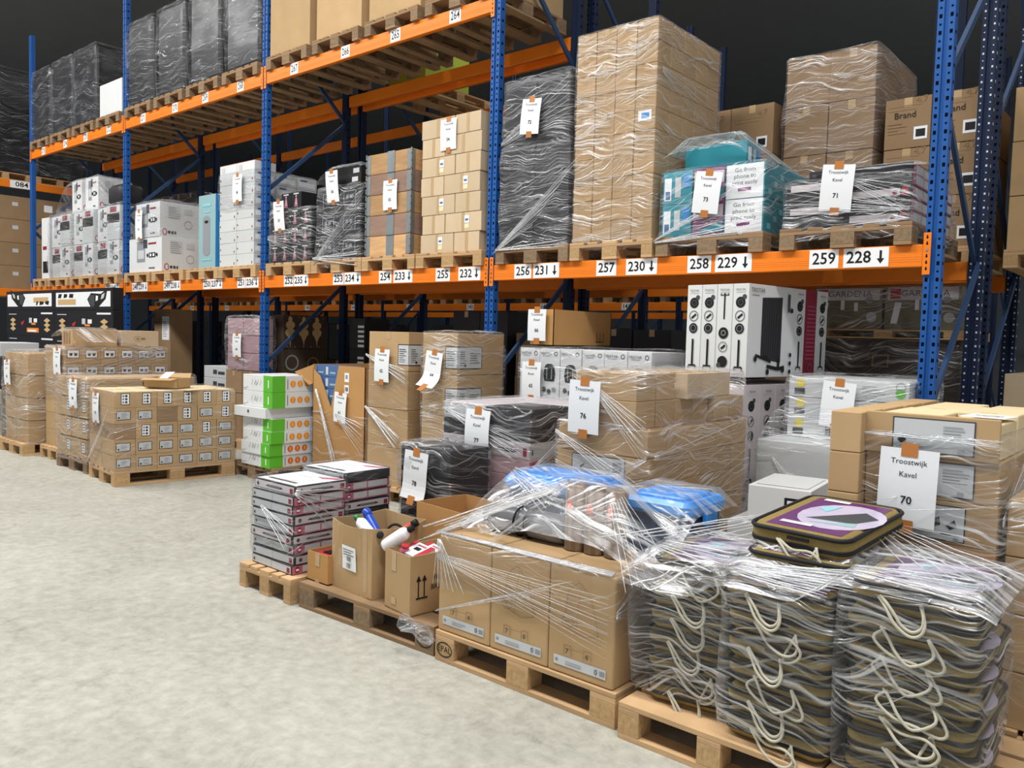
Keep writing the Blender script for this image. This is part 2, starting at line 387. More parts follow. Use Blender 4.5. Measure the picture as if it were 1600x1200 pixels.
# ------------------------------------------------------------------ stretch film
def set_uv(me, uvs):
    l = me.uv_layers.new(name='UVMap')
    for lp in me.loops: l.data[lp.index].uv = uvs[lp.vertex_index]
def film(label, fr, x0, x1, y0, y1, z0, z1, m=None, top=.2, amp=.010, res=.05, gap=.008, lean=(0, 0), cov=False, group=None, strands=()):
    """wrap round a load given in the frame fr (x0<x1<=0 local)"""
    m = m or FILM; r = .03; per = []
    X0, X1, Y0, Y1 = x0-gap, x1+gap, y0-gap, y1+gap
    def seg(ax, ay, bx, by, nx, ny):
        n = max(2, int(math.hypot(bx-ax, by-ay)/res))
        for i in range(n): per.append((ax+(bx-ax)*i/n, ay+(by-ay)*i/n, nx, ny))
    def arc(cx, cy, a0):
        for i in range(3):
            a = a0 + i*math.pi/6; per.append((cx+r*math.cos(a), cy+r*math.sin(a), math.cos(a), math.sin(a)))
    seg(X0+r, Y1, X0+r+.001, Y1, 0, 1)
    arc(X0+r, Y1-r, math.pi/2); seg(X0, Y1-r, X0, Y0+r, -1, 0)
    arc(X0+r, Y0+r, math.pi); seg(X0+r, Y0, X1-r, Y0, 0, -1)
    arc(X1-r, Y0+r, -math.pi/2); seg(X1, Y0+r, X1, Y1-r, 1, 0)
    arc(X1-r, Y1-r, 0); seg(X1-r, Y1, X0+r+.03, Y1, 0, 1)
    us = [0]
    for a, b in zip(per, per[1:]): us.append(us[-1]+math.hypot(b[0]-a[0], b[1]-a[1]))
    nz = max(3, int((z1-z0)/res)); vs = []; uv = []; sd = random.uniform(0, 99); n = len(per)
    for k in range(nz+1):
        t = k/nz; z = z0+(z1-z0)*t
        for (x, y, nx, ny), u in zip(per, us):
            q = Vector((u*2.2, z*3.2, sd)); a = amp*(1.1+noise.noise(q)*1.2+noise.noise(q*3.7)*.45)*min(1, .25+4*min(t, 1-t)+.15)
            vs.append(fr(x+nx*a+lean[0]*t, y+ny*a+lean[1]*t, z + noise.noise(Vector((u*4, sd, t*3)))*.02*(1 if k in (0,) else .3))); uv.append((u, z))
    rows = nz+1
    cx, cy = (X0+X1)/2, (Y0+Y1)/2
    ins = [.012, .04, top*.5, top] if not cov else [.012, .05, .12, .2, .3, .4]
    for q, d in enumerate(ins):
        for (x, y, nx, ny), u in zip(per, us):
            hx, hy = (X1-X0)/2, (Y1-Y0)/2
            if cov: sx, sy = max(0, 1-d/hx*1.0), max(0, 1-d/hy)
            else: sx, sy = max(.05, 1-d/hx), max(.05, 1-d/hy)
            wob = noise.noise(Vector((u*3, d*8, sd+3)))*amp*1.6
            zz = z1 + gap + abs(wob) + .004 - (.004 if q == 0 else 0)
            vs.append(fr(cx+(x-cx)*sx+lean[0], cy+(y-cy)*sy+lean[1], zz)); uv.append((u, z1+d))
        rows += 1
    fs = [(k*n+i, k*n+i+1, (k+1)*n+i+1, (k+1)*n+i) for k in range(rows-1) for i in range(n-1)]
    mb = MB(); mb.add(vs, fs, m); o = mb.build('stretch_film', smooth=True); set_uv(o.data, uv)
    tag(o, label, 'stretch film', group)
    for s in strands: strand(o, fr, *s)
    return o
def strand(parent, fr, a, b, n=6, spread=(.1, .1), w=.006, m=None, both=.3):
    """gathered ropes of film fanning from point a towards points around b (local coordinates)"""
    mb = MB(); a = Vector(a); b = Vector(b)
    for i in range(n):
        t = (i/(n-1)-.5) if n > 1 else 0
        d = Vector((spread[0]*t, 0, spread[1]*t)) if len(spread) == 2 else Vector(spread)*t
        q = b + d + Vector((0, 0, random.uniform(-.01, .01))); p = a + d*both*.3
        pts = []
        for k in range(7):
            s = k/6; c = p.lerp(q, s); c.y += 0; c.z += random.uniform(-.003, .003); pts.append(fr(*c))
        ww = w*random.uniform(.4, 1.2); mb.tube(pts, [ww*(1-.5*s/6) for s in range(7)], m or GATHER, 5)
    o = mb.build('gathered_film', parent, smooth=True); set_uv(o.data, [(v.co.x*3+v.co.y, v.co.z) for v in o.data.vertices]); return o
def tent(label, x0, x1, y0, y1, bodies, slope=1.0, zmin=0, m=None, res=.03, amp=.008, lift=.008, fr=None, group=None):
    """sheet of film pulled taut over bodies (x0,x1,y0,y1,ztop)"""
    fr = fr or Fr(0, 0); nx = int((x1-x0)/res)+1; ny = int((y1-y0)/res)+1; sd = random.uniform(0, 99); Z = {}
    for j in range(ny):
        for i in range(nx):
            x = x0+(x1-x0)*i/(nx-1); y = y0+(y1-y0)*j/(ny-1); z = -9
            for b in bodies:
                dx = max(b[0]-x, 0, x-b[1]); dy = max(b[2]-y, 0, y-b[3]); sl = b[5] if len(b) > 5 else slope
                z = max(z, b[4]-math.hypot(dx, dy)*sl)
            Z[i, j] = (x, y, z)
    vs = []; uv = []; idx = {}
    for (i, j), (x, y, z) in Z.items():
        q = Vector((x*4, y*4, sd)); zz = max(z, zmin)+lift+amp*(noise.noise(q)+.5*noise.noise(q*3)+.8)
        idx[i, j] = len(vs); vs.append(fr(x, y, zz)); uv.append((x+.6*z, y+.6*z))
    fs = []
    for j in range(ny-1):
        for i in range(nx-1):
            c = [(i, j), (i+1, j), (i+1, j+1), (i, j+1)]
            if max(Z[k][2] for k in c) <= zmin: continue
            fs.append([idx[k] for k in c])
    mb = MB(); mb.add(vs, fs, m or FILM_T); o = mb.build('stretch_film', smooth=True); set_uv(o.data, uv)
    return tag(o, label, 'stretch film', group)
# ------------------------------------------------------------------ paper signs
def sign(num, x, y, z, label, tilt=0, curl=.006, w=.21, h=.297, fr=None, tapes=(1, 1), lean=0, roll=0, face=0):
    """x,z = centre of the sheet, hanging on a face that looks towards -y (rotated by `face`)"""
    ca, sa = math.cos(tilt), math.sin(tilt); cf, sf = math.cos(face), math.sin(face)
    def mp(u, v, e):
        t = v/h+.5; bend = curl*math.sin(t*math.pi) + roll*max(0, .4-t)**2*1.6 + .003
        a, b = u*ca - v*sa, u*sa + v*ca
        yy = -bend - e + lean*(b)
        return (x + a*cf - yy*sf, y + a*sf + yy*cf, z + b)
    mb = MB(); n = 10
    for i in range(n):
        v0, v1 = -h/2+h*i/n, -h/2+h*(i+1)/n
        mb.add([mp(-w/2, v0, 0), mp(w/2, v0, 0), mp(w/2, v1, 0), mp(-w/2, v1, 0)], [(0, 1, 2, 3)], paper)
    o = mb.build('paper_sign', smooth=True); tag(o, label, 'paper sign', 'white numbered paper signs')
    l = MB(); draw(l, mp, [('t', 'Troostwijk', 0, h*.33, .021, ink), ('t', 'Kavel', 0, h*.165, .021, ink), ('t', str(num), 0, -h*.17, .030, ink)]); l.build('lettering', o)
    for s, on in zip((1, -1), tapes):
        if on:
            t = MB(); c = s*h/2; t.add([mp(-.03, c-.03, .002), mp(.03, c-.03, .002), mp(.03, c+.022, .002), mp(-.03, c+.022, .002)], [(0, 1, 2, 3)], otape)
            tp = t.build('tape', o); tp['label'] = 'brown adhesive tape'
    return o

# ================================================================== the hall
def structure(name, x0, x1, y0, y1, z0, z1, m):
    b = MB(); b.box(x0, x1, y0, y1, z0, z1, m); return tag(b.build(name), kind='structure')
structure('floor', -34, 8, -8, 28, -.2, 0, floor_mat())
wall_m = mat('wall_panel_grey', '#5c5f62', .6, .3, nscale=2, namt=.03)
ceil_m = mat('ceiling_sheet', '#8d9093', .6, .3, nscale=2, namt=.03)
structure('wall_back', -34, 8, 28, 28.2, 0, 9.2, wall_m)
structure('wall_left', -34.2, -34, -8, 28, 0, 9.2, wall_m)
structure('ceiling', -34, 8, -8, 28, 9.2, 9.4, ceil_m)

# ================================================================== racking
PX0, PP = -1.353, 3.7
ZB, ZU = 2.036, 4.442          # undersides of the two beam levels
NODES = [.12, 1.12, 2.16, 3.2, 4.25, 5.3]
def post_mesh(name, x, y, z0, z1, front, m, holes=True, parent=None, light=False):
    """cold-rolled upright: 100 wide with a groove down the middle, slotted"""
    s = -1 if front else 1; b = MB(); w2, g = .05, .012
    yf, yb = y+s*.035, y-s*.035
    b.box(x-w2, x-g, min(yf, yb), max(yf, yb), z0, z1, m, .003)
    b.box(x+g, x+w2, min(yf, yb), max(yf, yb), z0, z1, m, .003)
    b.box(x-g, x+g, min(yb, y+s*.02), max(yb, y+s*.02), z0, z1, m)
    if holes:
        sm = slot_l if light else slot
        n = int((z1-z0-.05)/.05)
        for k in range(n):
            z = z0+.05+k*.05
            for sx in (-.031, .031):
                hw, hh = (.0085, .012) if k % 2 == 0 else (.006, .006)
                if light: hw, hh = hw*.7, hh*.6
                e = yf+s*.0008
                q = [(x+sx-hw, e, z-hh), (x+sx+hw, e, z-hh), (x+sx+hw, e, z+hh), (x+sx-hw, e, z+hh)]
                b.poly(q if s < 0 else q[::-1], sm)
            if k % 2 == 0:       # side slots
                for sd in (1,):
                    e = x+sd*(w2+.0008); b.poly([(e, y-.012, z-.01), (e, y+.012, z-.01), (e, y+.012, z+.01), (e, y-.012, z+.01)], sm)
    return b.build(name, parent)
def bar(mb, a, b, wx, wz, m):
    """flat bar in the y-z plane"""
    a, b = Vector(a), Vector(b); t = (b-a).normalized(); n = Vector((1, 0, 0)); q = t.cross(n)
    vs = []
    for p in (a, b):
        for sx, sq in ((-1, -1), (1, -1), (1, 1), (-1, 1)): vs.append(p+n*sx*wx/2+q*sq*wz/2)
    mb.add(vs, [(0, 1, 2, 3), (7, 6, 5, 4), (0, 4, 5, 1), (1, 5, 6, 2), (2, 6, 7, 3), (3, 7, 4, 0)], m)
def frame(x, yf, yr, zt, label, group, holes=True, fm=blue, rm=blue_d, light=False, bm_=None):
    r = empty('rack_upright_frame', (x, yf, 0)); tag(r, label, 'rack frame', group)
    def loc(o): o.location = (-x, -yf, 0); return o
    f = loc(post_mesh('front_post', x, yf, 0.006, zt, True, fm, holes, r))
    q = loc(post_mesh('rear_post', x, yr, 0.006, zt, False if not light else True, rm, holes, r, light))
    z = [n for n in NODES if n < zt-.1]
    for i in range(len(z)-1):
        a, b = (yr, yf) if i % 2 == 0 else (yf, yr)
        sx = .016 if i % 2 else -.016
        m = MB(); bar(m, (x+sx, a, z[i]), (x+sx, b, z[i+1]), .028, .045, (bm_ or brace_m)); loc(m.build('brace', r))
    for y in (yf, yr):
        m = MB(); m.box(x-.075, x+.075, y-.06, y+.06, 0, .008, steel); loc(m.build('foot_plate', r))
    return r
def connector(mb, x0, x1, y, zc, m=orange):
    z0, z1 = zc-.10, zc+.16
    mb.box(x0, x1, y-.006, y, z0, z1, m, .003)
    for k in range(6):
        z = z0+.035+k*.039
        if k == 3: mb.box((x0+x1)/2-.006, (x0+x1)/2+.006, y-.010, y-.005, z-.006, z+.006, steel); continue
        cx = (x0+x1)/2
        mb.poly([(cx-.004, y-.0066, z), (cx+.004, y-.0066, z), (cx+.004, y-.0066, z+.014), (cx-.004, y-.0066, z+.014)], slot)
        mb.poly([(cx-.009, y-.0066, z+.001), (cx, y-.0066, z-.009), (cx+.009, y-.0066, z+.001)], slot)
def arrow(x, y, s):
    return [('r', x-s*.09, y-s*.15, x+s*.09, y+s*.5, ink), ('p', [(x-s*.28, y-s*.1), (x, y-s*.5), (x+s*.28, y-s*.1)], ink)]
def plate(beam, x, y, zc, txts, arrow_on, w, h=.125):
    """location label stuck on the beam; txts = one or two numbers side by side"""
    mp = lambda u, v, e: (x+u, y-.0015-e, zc+v)
    sh = []; pos = x
    n = len(txts); tw = .165*w
    x0 = -(n*tw + (.075*w if arrow_on else 0))/2
    g = .012
    for i, t in enumerate(txts):
        last = arrow_on and i == n-1
        x1 = x0+tw+(.075*w if last else 0)
        sh.append(('r', x0+g/2*(i > 0), -h/2, x1-g/2*(i < n-1), h/2, white)); sh.append(('t', t, x0+tw/2, 0, .078, ink, .82*w))
        if last: sh += arrow(x1-.042*w, 0, .085)
        x0 = x1
    return panel(beam, 'location_label', mp, sh, .001, .0003)
def beam(xl, xr, y, z, label, group, back=False, m=orange, cm=True):
    """beam whose front (or back) face is at y; z = underside"""
    r = MB(); s = 1 if not back else -1; y0, y1 = sorted((y, y+s*.05))
    r.box(xl, xr, y0, y1, z, z+.14, m, .006)
    for zz in (.035, .048, .062):      # pressed ribs
        r.box(xl+.01, xr-.01, (y-.0012 if not back else y-.004), (y+.004 if not back else y+.0012), z+zz, z+zz+.006, m, .001)
    o = r.build('rack_beam'); tag(o, label, 'rack beam', group)
    if cm:
        for x0, x1 in ((xl-.045, xl), (xr, xr+.045)):
            c = MB(); connector(c, x0, x1, y-.002 if not back else y+.008, z+.05, m); c.build('beam_connector', o)
    return o
GF, GB = 'blue upright frames of the front rack', 'orange beams of the front rack'
YF, YR = 5.58, 6.76
WHERE = ['at the open end', 'between plates 232 and 256', 'between plates 236 and 252', 'before plate 248', 'at the far end']
WH2 = ['at the open end', 'one bay in', 'two bays in', 'three bays in', 'at the far end']
for k in range(5):
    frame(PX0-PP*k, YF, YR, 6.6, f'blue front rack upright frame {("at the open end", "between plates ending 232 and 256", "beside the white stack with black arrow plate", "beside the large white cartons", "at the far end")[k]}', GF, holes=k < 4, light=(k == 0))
bays = [[(-4.65, '256', 0), (-4.39, '231', 1), (-3.77, '257', 0), (-3.44, '230', 1), (-2.94, '258', 0), (-2.67, '229', 1), (-2.02, '259', 0), (-1.75, '228', 1)],
        [(-8.05, '252 235', 1), (-7.12, '253 234', 1), (-6.49, '254', 0), (-6.22, '233', 1), (-5.65, '255', 0), (-5.3, '232', 1)],
        [(-11.93, '248 239', 1), (-10.97, '249 238', 1), (-9.89, '250 237', 1), (-9.06, '251 236', 1)], [(-12.84, '247 240', 1)]]
bname = ['of the bay at the open end, plates 256 to 259', 'one bay in, plates 252 to 255', 'two bays in, plates 248 to 251', 'of the farthest bay, plate 240']
for k, b in enumerate(bays):
    xr = PX0-PP*k-.055; xl = PX0-PP*(k+1)+.055
    o = beam(xl, xr, YF-.043, ZB, f'orange front rack beam {bname[k]}', GB)
    for x, t, ar in b: plate(o, x, YF-.043, ZB+.072, t.split(), ar, 1.18)
    beam(xl, xr, YR+.043, ZB, f'orange rear beam {bname[k]}', GB, back=True, cm=False)
up = [['267', '266', '265', '264'], [str(n) for n in (271, 270, 269, 268)], ['275', '274', '273', '272']]
for k, b in ((1, up[0]), (2, up[1]), (3, up[2])):
    xr = PX0-PP*k-.055; xl = PX0-PP*(k+1)+.055
    o = beam(xl, xr, YF-.043, ZU, f'orange upper rack beam {("", "one bay", "two bays", "three bays")[k]} in, plates {b[0]} to {b[-1]}', GB)
    for t, dx in zip(b, (-3.08, -2.15, -1.35, -.51)): plate(o, PX0-PP*k+dx, YF-.043, ZU+.072, (t,), False, .9)
    beam(xl, xr, YR+.043, ZU, f'orange upper rear beam {("", "one bay", "two bays", "three bays")[k]} in from the open end', GB, back=True, cm=False)
# second rack, back to back
G2 = 'dark frames of the racks behind'; Y2, Y2R = 7.02, 8.2
for k in range(5):
    frame(PX0-PP*k, Y2, Y2R, 6.6, f'shaded blue upright frame of the rack behind, {WH2[k]}', G2, holes=k < 2, fm=blue_d, rm=blue_d, light=k == 0)
GB2 = 'orange beams of the racks behind'
for k in range(4):
    xr = PX0-PP*k-.055; xl = PX0-PP*(k+1)+.055; nm = ['first', 'second', 'third', 'fourth'][k]
    for y, bk, wd in ((Y2-.043, False, 'near'), (Y2R+.043, True, 'far')):
        beam(xl, xr, y, ZB, f'orange beam, {wd} side of the rack behind, {nm} bay', GB2, back=bk, cm=False)
        if k: beam(xl, xr, y, ZU, f'upper orange beam, {wd} side of the rack behind, {nm} bay', GB2, back=bk, cm=False)
# racks across the next aisle
for yy, nums, tx in ((12.0, ['139', '140', '141', '142', '143', '144', '145', '146', '093', '092', '094', '10'], 'across the next aisle'), (16.5, None, 'in the last row')):
    for k in range(7):
        x = -3.0-PP*k
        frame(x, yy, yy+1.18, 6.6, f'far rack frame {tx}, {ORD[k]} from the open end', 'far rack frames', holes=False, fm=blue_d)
        if k == 6: continue
        for z in (ZB, ZU):
            o = beam(x-PP+.055, x-.055, yy-.043, z, f'orange {"lower" if z == ZB else "upper"} beam {tx}, {ORD[k]} bay from the open end', 'far orange beams', cm=False)
            if nums and z == ZB:
                for q in range(2): plate(o, x-1.0-1.8*q, yy-.043, z+.072, (nums[(k*2+q) % 12],), False, 1.2)
# rack along the left end, turned a quarter
LX = -17.2
for q, y in enumerate((4.0, 7.7)):
    r = empty('rack_upright_frame', (LX, y, 0)); tag(r, f'blue rack upright frame at the left end, {("nearer", "farther")[q]} one', 'rack frame', GF)
    for x in (0, -1.18):
        m = MB(); m.box(x-.035, x+.035, -.05, .05, 0, 6.6, blue, .003); m.build('post', r)
def side_beam(z, lab):
    m = MB(); m.box(LX-.05, LX, 4.05, 7.65, z, z+.14, orange, .006); o = m.build('rack_beam'); return tag(o, lab, 'rack beam', GB)
side_beam(ZB, 'orange lower beam of the rack standing crosswise at the left end')
sb = side_beam(4.06, 'orange beam with number plate 084 at the left end')
mp = lambda u, v, e: (LX+.001+e, 5.75+u, 4.06+.07+v)
panel(sb, 'location_label', mp, [('r', -.2, -.068, .2, .068, white), ('t', '084', 0, 0, .09, ink, 1.2)])

# ================================================================== printed faces
def fr_panel(x0, y0, x1, y1, m=white, t=.006, edge=ink):
    return [('r', x0-t, y0-t, x1+t, y1+t, edge), ('r', x0, y0, x1, y1, m)]
def txtlines(x0, y0, x1, y1, n, m=grey, t=.3):
    s = []; hgt = (y1-y0)/n
    for i in range(n):
        L = x0+(x1-x0)*random.uniform(.55, 1); s.append(('r', x0, y0+i*hgt, L, y0+i*hgt+hgt*t, m))
    return s
def barcode(x0, y0, x1, y1, n=12, m=ink):
    s = []; w = (x1-x0)/n
    for i in range(n): s.append(('r', x0+i*w, y0, x0+i*w+w*random.uniform(.3, .75), y1, m))
    return s
def icon_label(cx, cy, kind):
    if kind == 0:    # upright, three lamps
        s = fr_panel(cx-.035, cy-.05, cx+.035, cy+.05)
        for q in (-.03, 0, .03): s += [('c', cx+.008, cy+q, .011, ink), ('r', cx-.026, cy+q-.006, cx-.012, cy+q+.006, dgrey)]
        return s
    if kind == 1:    # lying, text
        s = fr_panel(cx-.06, cy-.036, cx+.06, cy+.036, lgrey)
        return s + [('c', cx-.042, cy-.02, .009, ink)] + txtlines(cx-.02, cy-.026, cx+.05, cy+.028, 4)
    s = fr_panel(cx-.06, cy-.04, cx+.06, cy+.04)
    return s + [('p', [(cx-.045, cy+.01), (cx-.005, cy+.01), (cx-.012, cy-.02), (cx-.035, cy-.02)], ink), ('p', [(cx+.008, cy+.01), (cx+.048, cy+.01), (cx+.038, cy-.022), (cx+.014, cy-.022)], dgrey)]
def rounded(mb, x0, x1, y0, y1, z0, z1, r, m, n=6, rim=.012):
    pts = []
    for cx, cy, a0 in ((x1-r, y1-r, 0), (x0+r, y1-r, 90), (x0+r, y0+r, 180), (x1-r, y0+r, 270)):
        for i in range(n+1):
            a = math.radians(a0+90*i/n); pts.append((cx, cy, math.cos(a), math.sin(a)))
    vs = []; L = len(pts); prof = [(r-rim, z0), (r, z0+rim), (r, z1-rim), (r-rim, z1)]
    for rr, z in prof:
        for cx, cy, c, s in pts: vs.append((cx+c*rr, cy+s*rr, z))
    fs = [(k*L+i, k*L+(i+1) % L, (k+1)*L+(i+1) % L, (k+1)*L+i) for k in range(3) for i in range(L)]
    fs += [list(range(L))[::-1], [3*L+i for i in range(L)]]; mb.add(vs, fs, m)
    return [(cx+c*r, cy+s*r) for cx, cy, c, s in pts]

# ================================================================== lower left: icon cartons on pallets by the aisle
fr = Fr(-7.85, 3.40, -.1)
pallet(-8.61, -7.85, 3.4, 4.6, 0, 'pallet under the front stack of icon cartons at the aisle').location = fr(-.38, .6, 0)
bpy.data.objects['pallet'].rotation_euler.z = -.1
P = []
for kk in (0, 1, 0, 1):
    P.append(carton('icon_carton', 'carton', .36, .2, .152, card, [('carton_label', '+x', icon_label(random.uniform(-.02, .02), .08, kk))], bev=.003))
plainc = carton('plain_carton', 'carton', .36, .2, .152, card_dark, [('print', '-y', [('l', [(-.06, .03), (.06, .12)], .006, card_dark), ('l', [(-.06, .12), (.06, .03)], .006, card_dark)])], bev=.003)
pat = ['010110', '110100', '201101', '112010', '000202']
topc = [carton('icon_carton', 'carton', .36, .2, .152, card, [('carton_label', '+x', icon_label(0, .085, 0)), ('lid', 'top', [('r', -.175, -.096, .175, .096, lid_m)])], bev=.003)]
def pick(i, j, k):
    if k == 4: return topc[0]
    q = pat[k][j]; return plainc if q == '2' else P[1 if q == '0' and k < 2 else int(q)]
stack(fr, pick, 2, 6, 5, .37, .2, .152, .144, 'brown carton with framed label', 'front icon-carton pallet', 'cartons on the front icon-carton pallet')
film('stretch film round the front stack of icon cartons', fr, -.74, 0, 0, 1.2, .12, .904, FILM_L, top=.1, strands=(((-.72, -.03, .16), (-.2, -.03, .6), 5, (.25, .3), .004), ))
p = fr(-.62, -.02, .76); sign(79, p[0]+.12, p[1], .72, 'white paper sign on the front stack of icon cartons', tilt=.03, face=-.1, w=.2)
b = MB(); b.box(-.3, .3, -.2, .2, 0, .006, lid_m, .002); sheet = b.build('cardboard_sheet', loc=fr(-.3, .75, .906), rz=.3); tag(sheet, 'loose cardboard sheet lying on the front icon cartons', 'cardboard sheet')
b = MB(); b.box(-.19, .19, -.11, .11, 0, .005, card, 0); b.box(-.19, .19, -.11, -.105, 0, .1, card); b.box(-.19, .19, .105, .11, 0, .1, card); b.box(-.19, -.185, -.11, .11, 0, .1, card); b.box(.185, .19, -.11, .11, 0, .1, card)
oc = b.build('open_carton', loc=fr(-.33, .62, .918), rz=.5); tag(oc, 'small open carton on top of the front icon cartons', 'carton')
b = MB(); b.poly([(-.19, .11, .1), (.19, .11, .1), (.16, .17, .145), (-.17, .18, .13)], card); b.poly([(-.19, -.11, .1), (-.17, -.2, .08), (.17, -.19, .085), (.19, -.11, .1)], card); b.build('flap', oc)
b = MB(); b.poly([(-.09, -.07, 0), (.08, -.09, .01), (.1, .05, .13), (-.06, .07, .12)], paper); pp = b.build('paper_sheet', loc=fr(-.36, .6, .95), rz=.2); tag(pp, 'crumpled white paper standing out of the small open carton', 'paper')

fr = Fr(-8.72, 3.5, 0); pallet(-9.5, -8.72, 3.5, 4.7, 0, 'pallet under the middle stack of brown cartons at the aisle', old=True)
mc = carton('framed_label_carton', 'carton', .38, .58, .2, card, [('carton_label', '-y', icon_label(.12, .12, 0))], tape=True)
stack(fr, mc, 2, 2, 4, .39, .59, .212, .144, 'brown carton with small framed label', 'middle aisle pallet', 'cartons on the middle aisle pallet')
film('thick crinkled film round the middle aisle stack', fr, -.78, 0, 0, 1.18, .1, .992, FILM_H, amp=.02, top=.2)
sign(80, -8.98, 3.475, .82, 'white paper sign on the middle stack of brown cartons', w=.2)

fr = Fr(-9.72, 3.66, 0); pallet(-10.26, -9.72, 3.6, 4.9, 0, 'pallet under the taller stack of icon cartons')
tc2 = carton('two_lamp_carton', 'carton', .26, .2, .19, card, [('carton_label', '+x', icon_label(0, .11, 2))], bev=.003)
stack(fr, tc2, 2, 6, 6, .265, .2, .19, .144, 'brown carton with two-lamp label', 'taller icon-carton pallet', 'cartons on the taller icon-carton pallet')
film('film round the taller stack of icon cartons', fr, -.53, 0, 0, 1.2, .7, 1.284, FILM, top=.14, strands=(((0, 1.15, 1.25), (.012, .0, .95), 6, (0, 0, .3), .006),))
sign(81, -9.83, 3.635, 1.12, 'white paper sign on the taller stack of icon cartons', w=.2)
lc = carton('loose_carton', 'carton', .3, .45, .185, card_pale, [('print', '+x', [('o', -.03, .09, .05, .004, card_dark, .03), ('r', -.05, .082, -.01, .098, card_dark), ('r', .01, .078, .06, .102, card_dark)])], tape=True)
lc.place(fr(-.2, .88, 1.296), 0, 'pale carton with oval print on the taller icon cartons', 'loose cartons on the taller stack')
lc2 = carton('loose_carton', 'carton', .3, .5, .19, card, [('print', '-y', [('r', -.09, .02, -.05, .17, card_dark), ('r', -.02, .02, .02, .17, card_dark), ('r', .05, .02, .09, .17, card_dark)])], tape=True)
lc2.place(fr(-.2, .36, 1.296), 0, 'film wrapped carton at the front on the taller icon cartons', 'loose cartons on the taller stack')
tent('film pulled over the loose cartons on the taller stack', -10.2, -9.55, 3.7, 4.5, [(-10.05, -9.78, 3.78, 4.25, 1.49)], slope=.7, zmin=1.292, m=FILM)

fr = Fr(-10.36, 3.5, 0); pallet(-11.1, -10.36, 3.45, 4.55, 0, 'pallet under the shiny wrapped stack at the aisle')
sc = carton('wrapped_carton', 'carton', .36, .5, .255, card, [], tape=True)
stack(fr, sc, 2, 2, 4, .365, .52, .262, .144, 'brown carton under shiny film', 'shiny wrapped pallet', 'cartons on the shiny wrapped pallet')
film('very shiny streaked film round the stack at the aisle', fr, -.73, 0, 0, 1.04, .12, 1.2, FILM_H, amp=.022, top=.25)
sign(82, -10.85, 3.46, .95, 'white paper sign on the shiny wrapped stack', tilt=.06, w=.2)

# leftmost: pallet collars holding grey tubs, a pale cabinet behind
def collar_stack(x0, x1, y0, y1, z0, n, h, label, group, strap=True):
    for k in range(n):
        r = empty('pallet_collar', ((x0+x1)/2, (y0+y1)/2, z0+k*h)); W, D = (x1-x0)/2, (y1-y0)/2; t = .02
        for nm, a in (('front', (-W, W, -D, -D+t)), ('back', (-W, W, D-t, D)), ('side', (W-t, W, -D, D)), ('side', (-W, -W+t, -D, D))):
            b = MB(); b.box(*a, .002, h-.003, collar_w if k % 2 == 0 else collar_d, .003); b.build(nm+'_board', r)
        for sx in (-1, 1):
            for sy in (-1, 1):
                b = MB(); b.box(sx*W-.001 if sx > 0 else -W-.003, sx*W+.003 if sx > 0 else -W+.001, sy*D-.05 if sy > 0 else -D, D if sy > 0 else -D+.05, .01, h-.01, steel)
                b.box(W-.06 if sx > 0 else -W, W if sx > 0 else -W+.06, sy*D-.001 if sy > 0 else -D-.003, D+.003 if sy > 0 else -D+.001, .01, h-.01, steel)
                for q in range(3): b.tube([(sx*(W+.004), sy*(D+.004), .02+q*h/3), (sx*(W+.004), sy*(D+.004), .02+q*h/3+h*.25)], .009, steel, 6)
                b.build('corner_hinge', r)
        tag(r, label(k), 'pallet collar', group)
pallet(-12.0, -11.2, 3.5, 4.7, 0, 'pallet under the wooden collars at the left end')
collar_stack(-11.96, -11.22, 3.52, 4.68, .144, 3, .19, lambda k: f'wooden pallet collar with steel hinges at the left end, {lay(2-k)}', 'pallet collars at the left end')
b = MB(); rounded(b, -.17, .17, -.17, .17, 0, .62, .03, charcoal, rim=.01); b.box(-.1, .1, -.178, -.168, .3, .33, dgrey)
tub = b.build('plastic_tub', loc=(-11.78, 3.75, .716)); tag(tub, 'dark grey tall tub standing inside the wooden collars', 'tub')
tub.scale = (1.2, .8, .62)
b = MB(); b.box(-.3, .3, -.25, .25, 0, .57, lgrey, .01); cb = b.build('cabinet', loc=(-12.98, 4.2, .69)); tag(cb, 'pale grey appliance at the frame edge beside the collars', 'appliance')
b = MB(); b.box(-.28, .28, -.258, -.25, .02, .55, wbox_g, .004); dr = b.build('door', cb); b = MB(); b.tube([(.2, -.27, .05), (.25, -.27, .07)], .006, ink, 6); b.build('handle', dr)
b = MB(); b.box(-.34, .34, -.3, .3, 0, .544, card_dark, .004); bb = b.build('brown_carton', loc=(-12.98, 4.25, .145)); tag(bb, 'brown carton under the pale grey appliance', 'carton')
pallet(-13.4, -12.6, 3.75, 4.75, 0, 'pallet under the pale grey appliance')

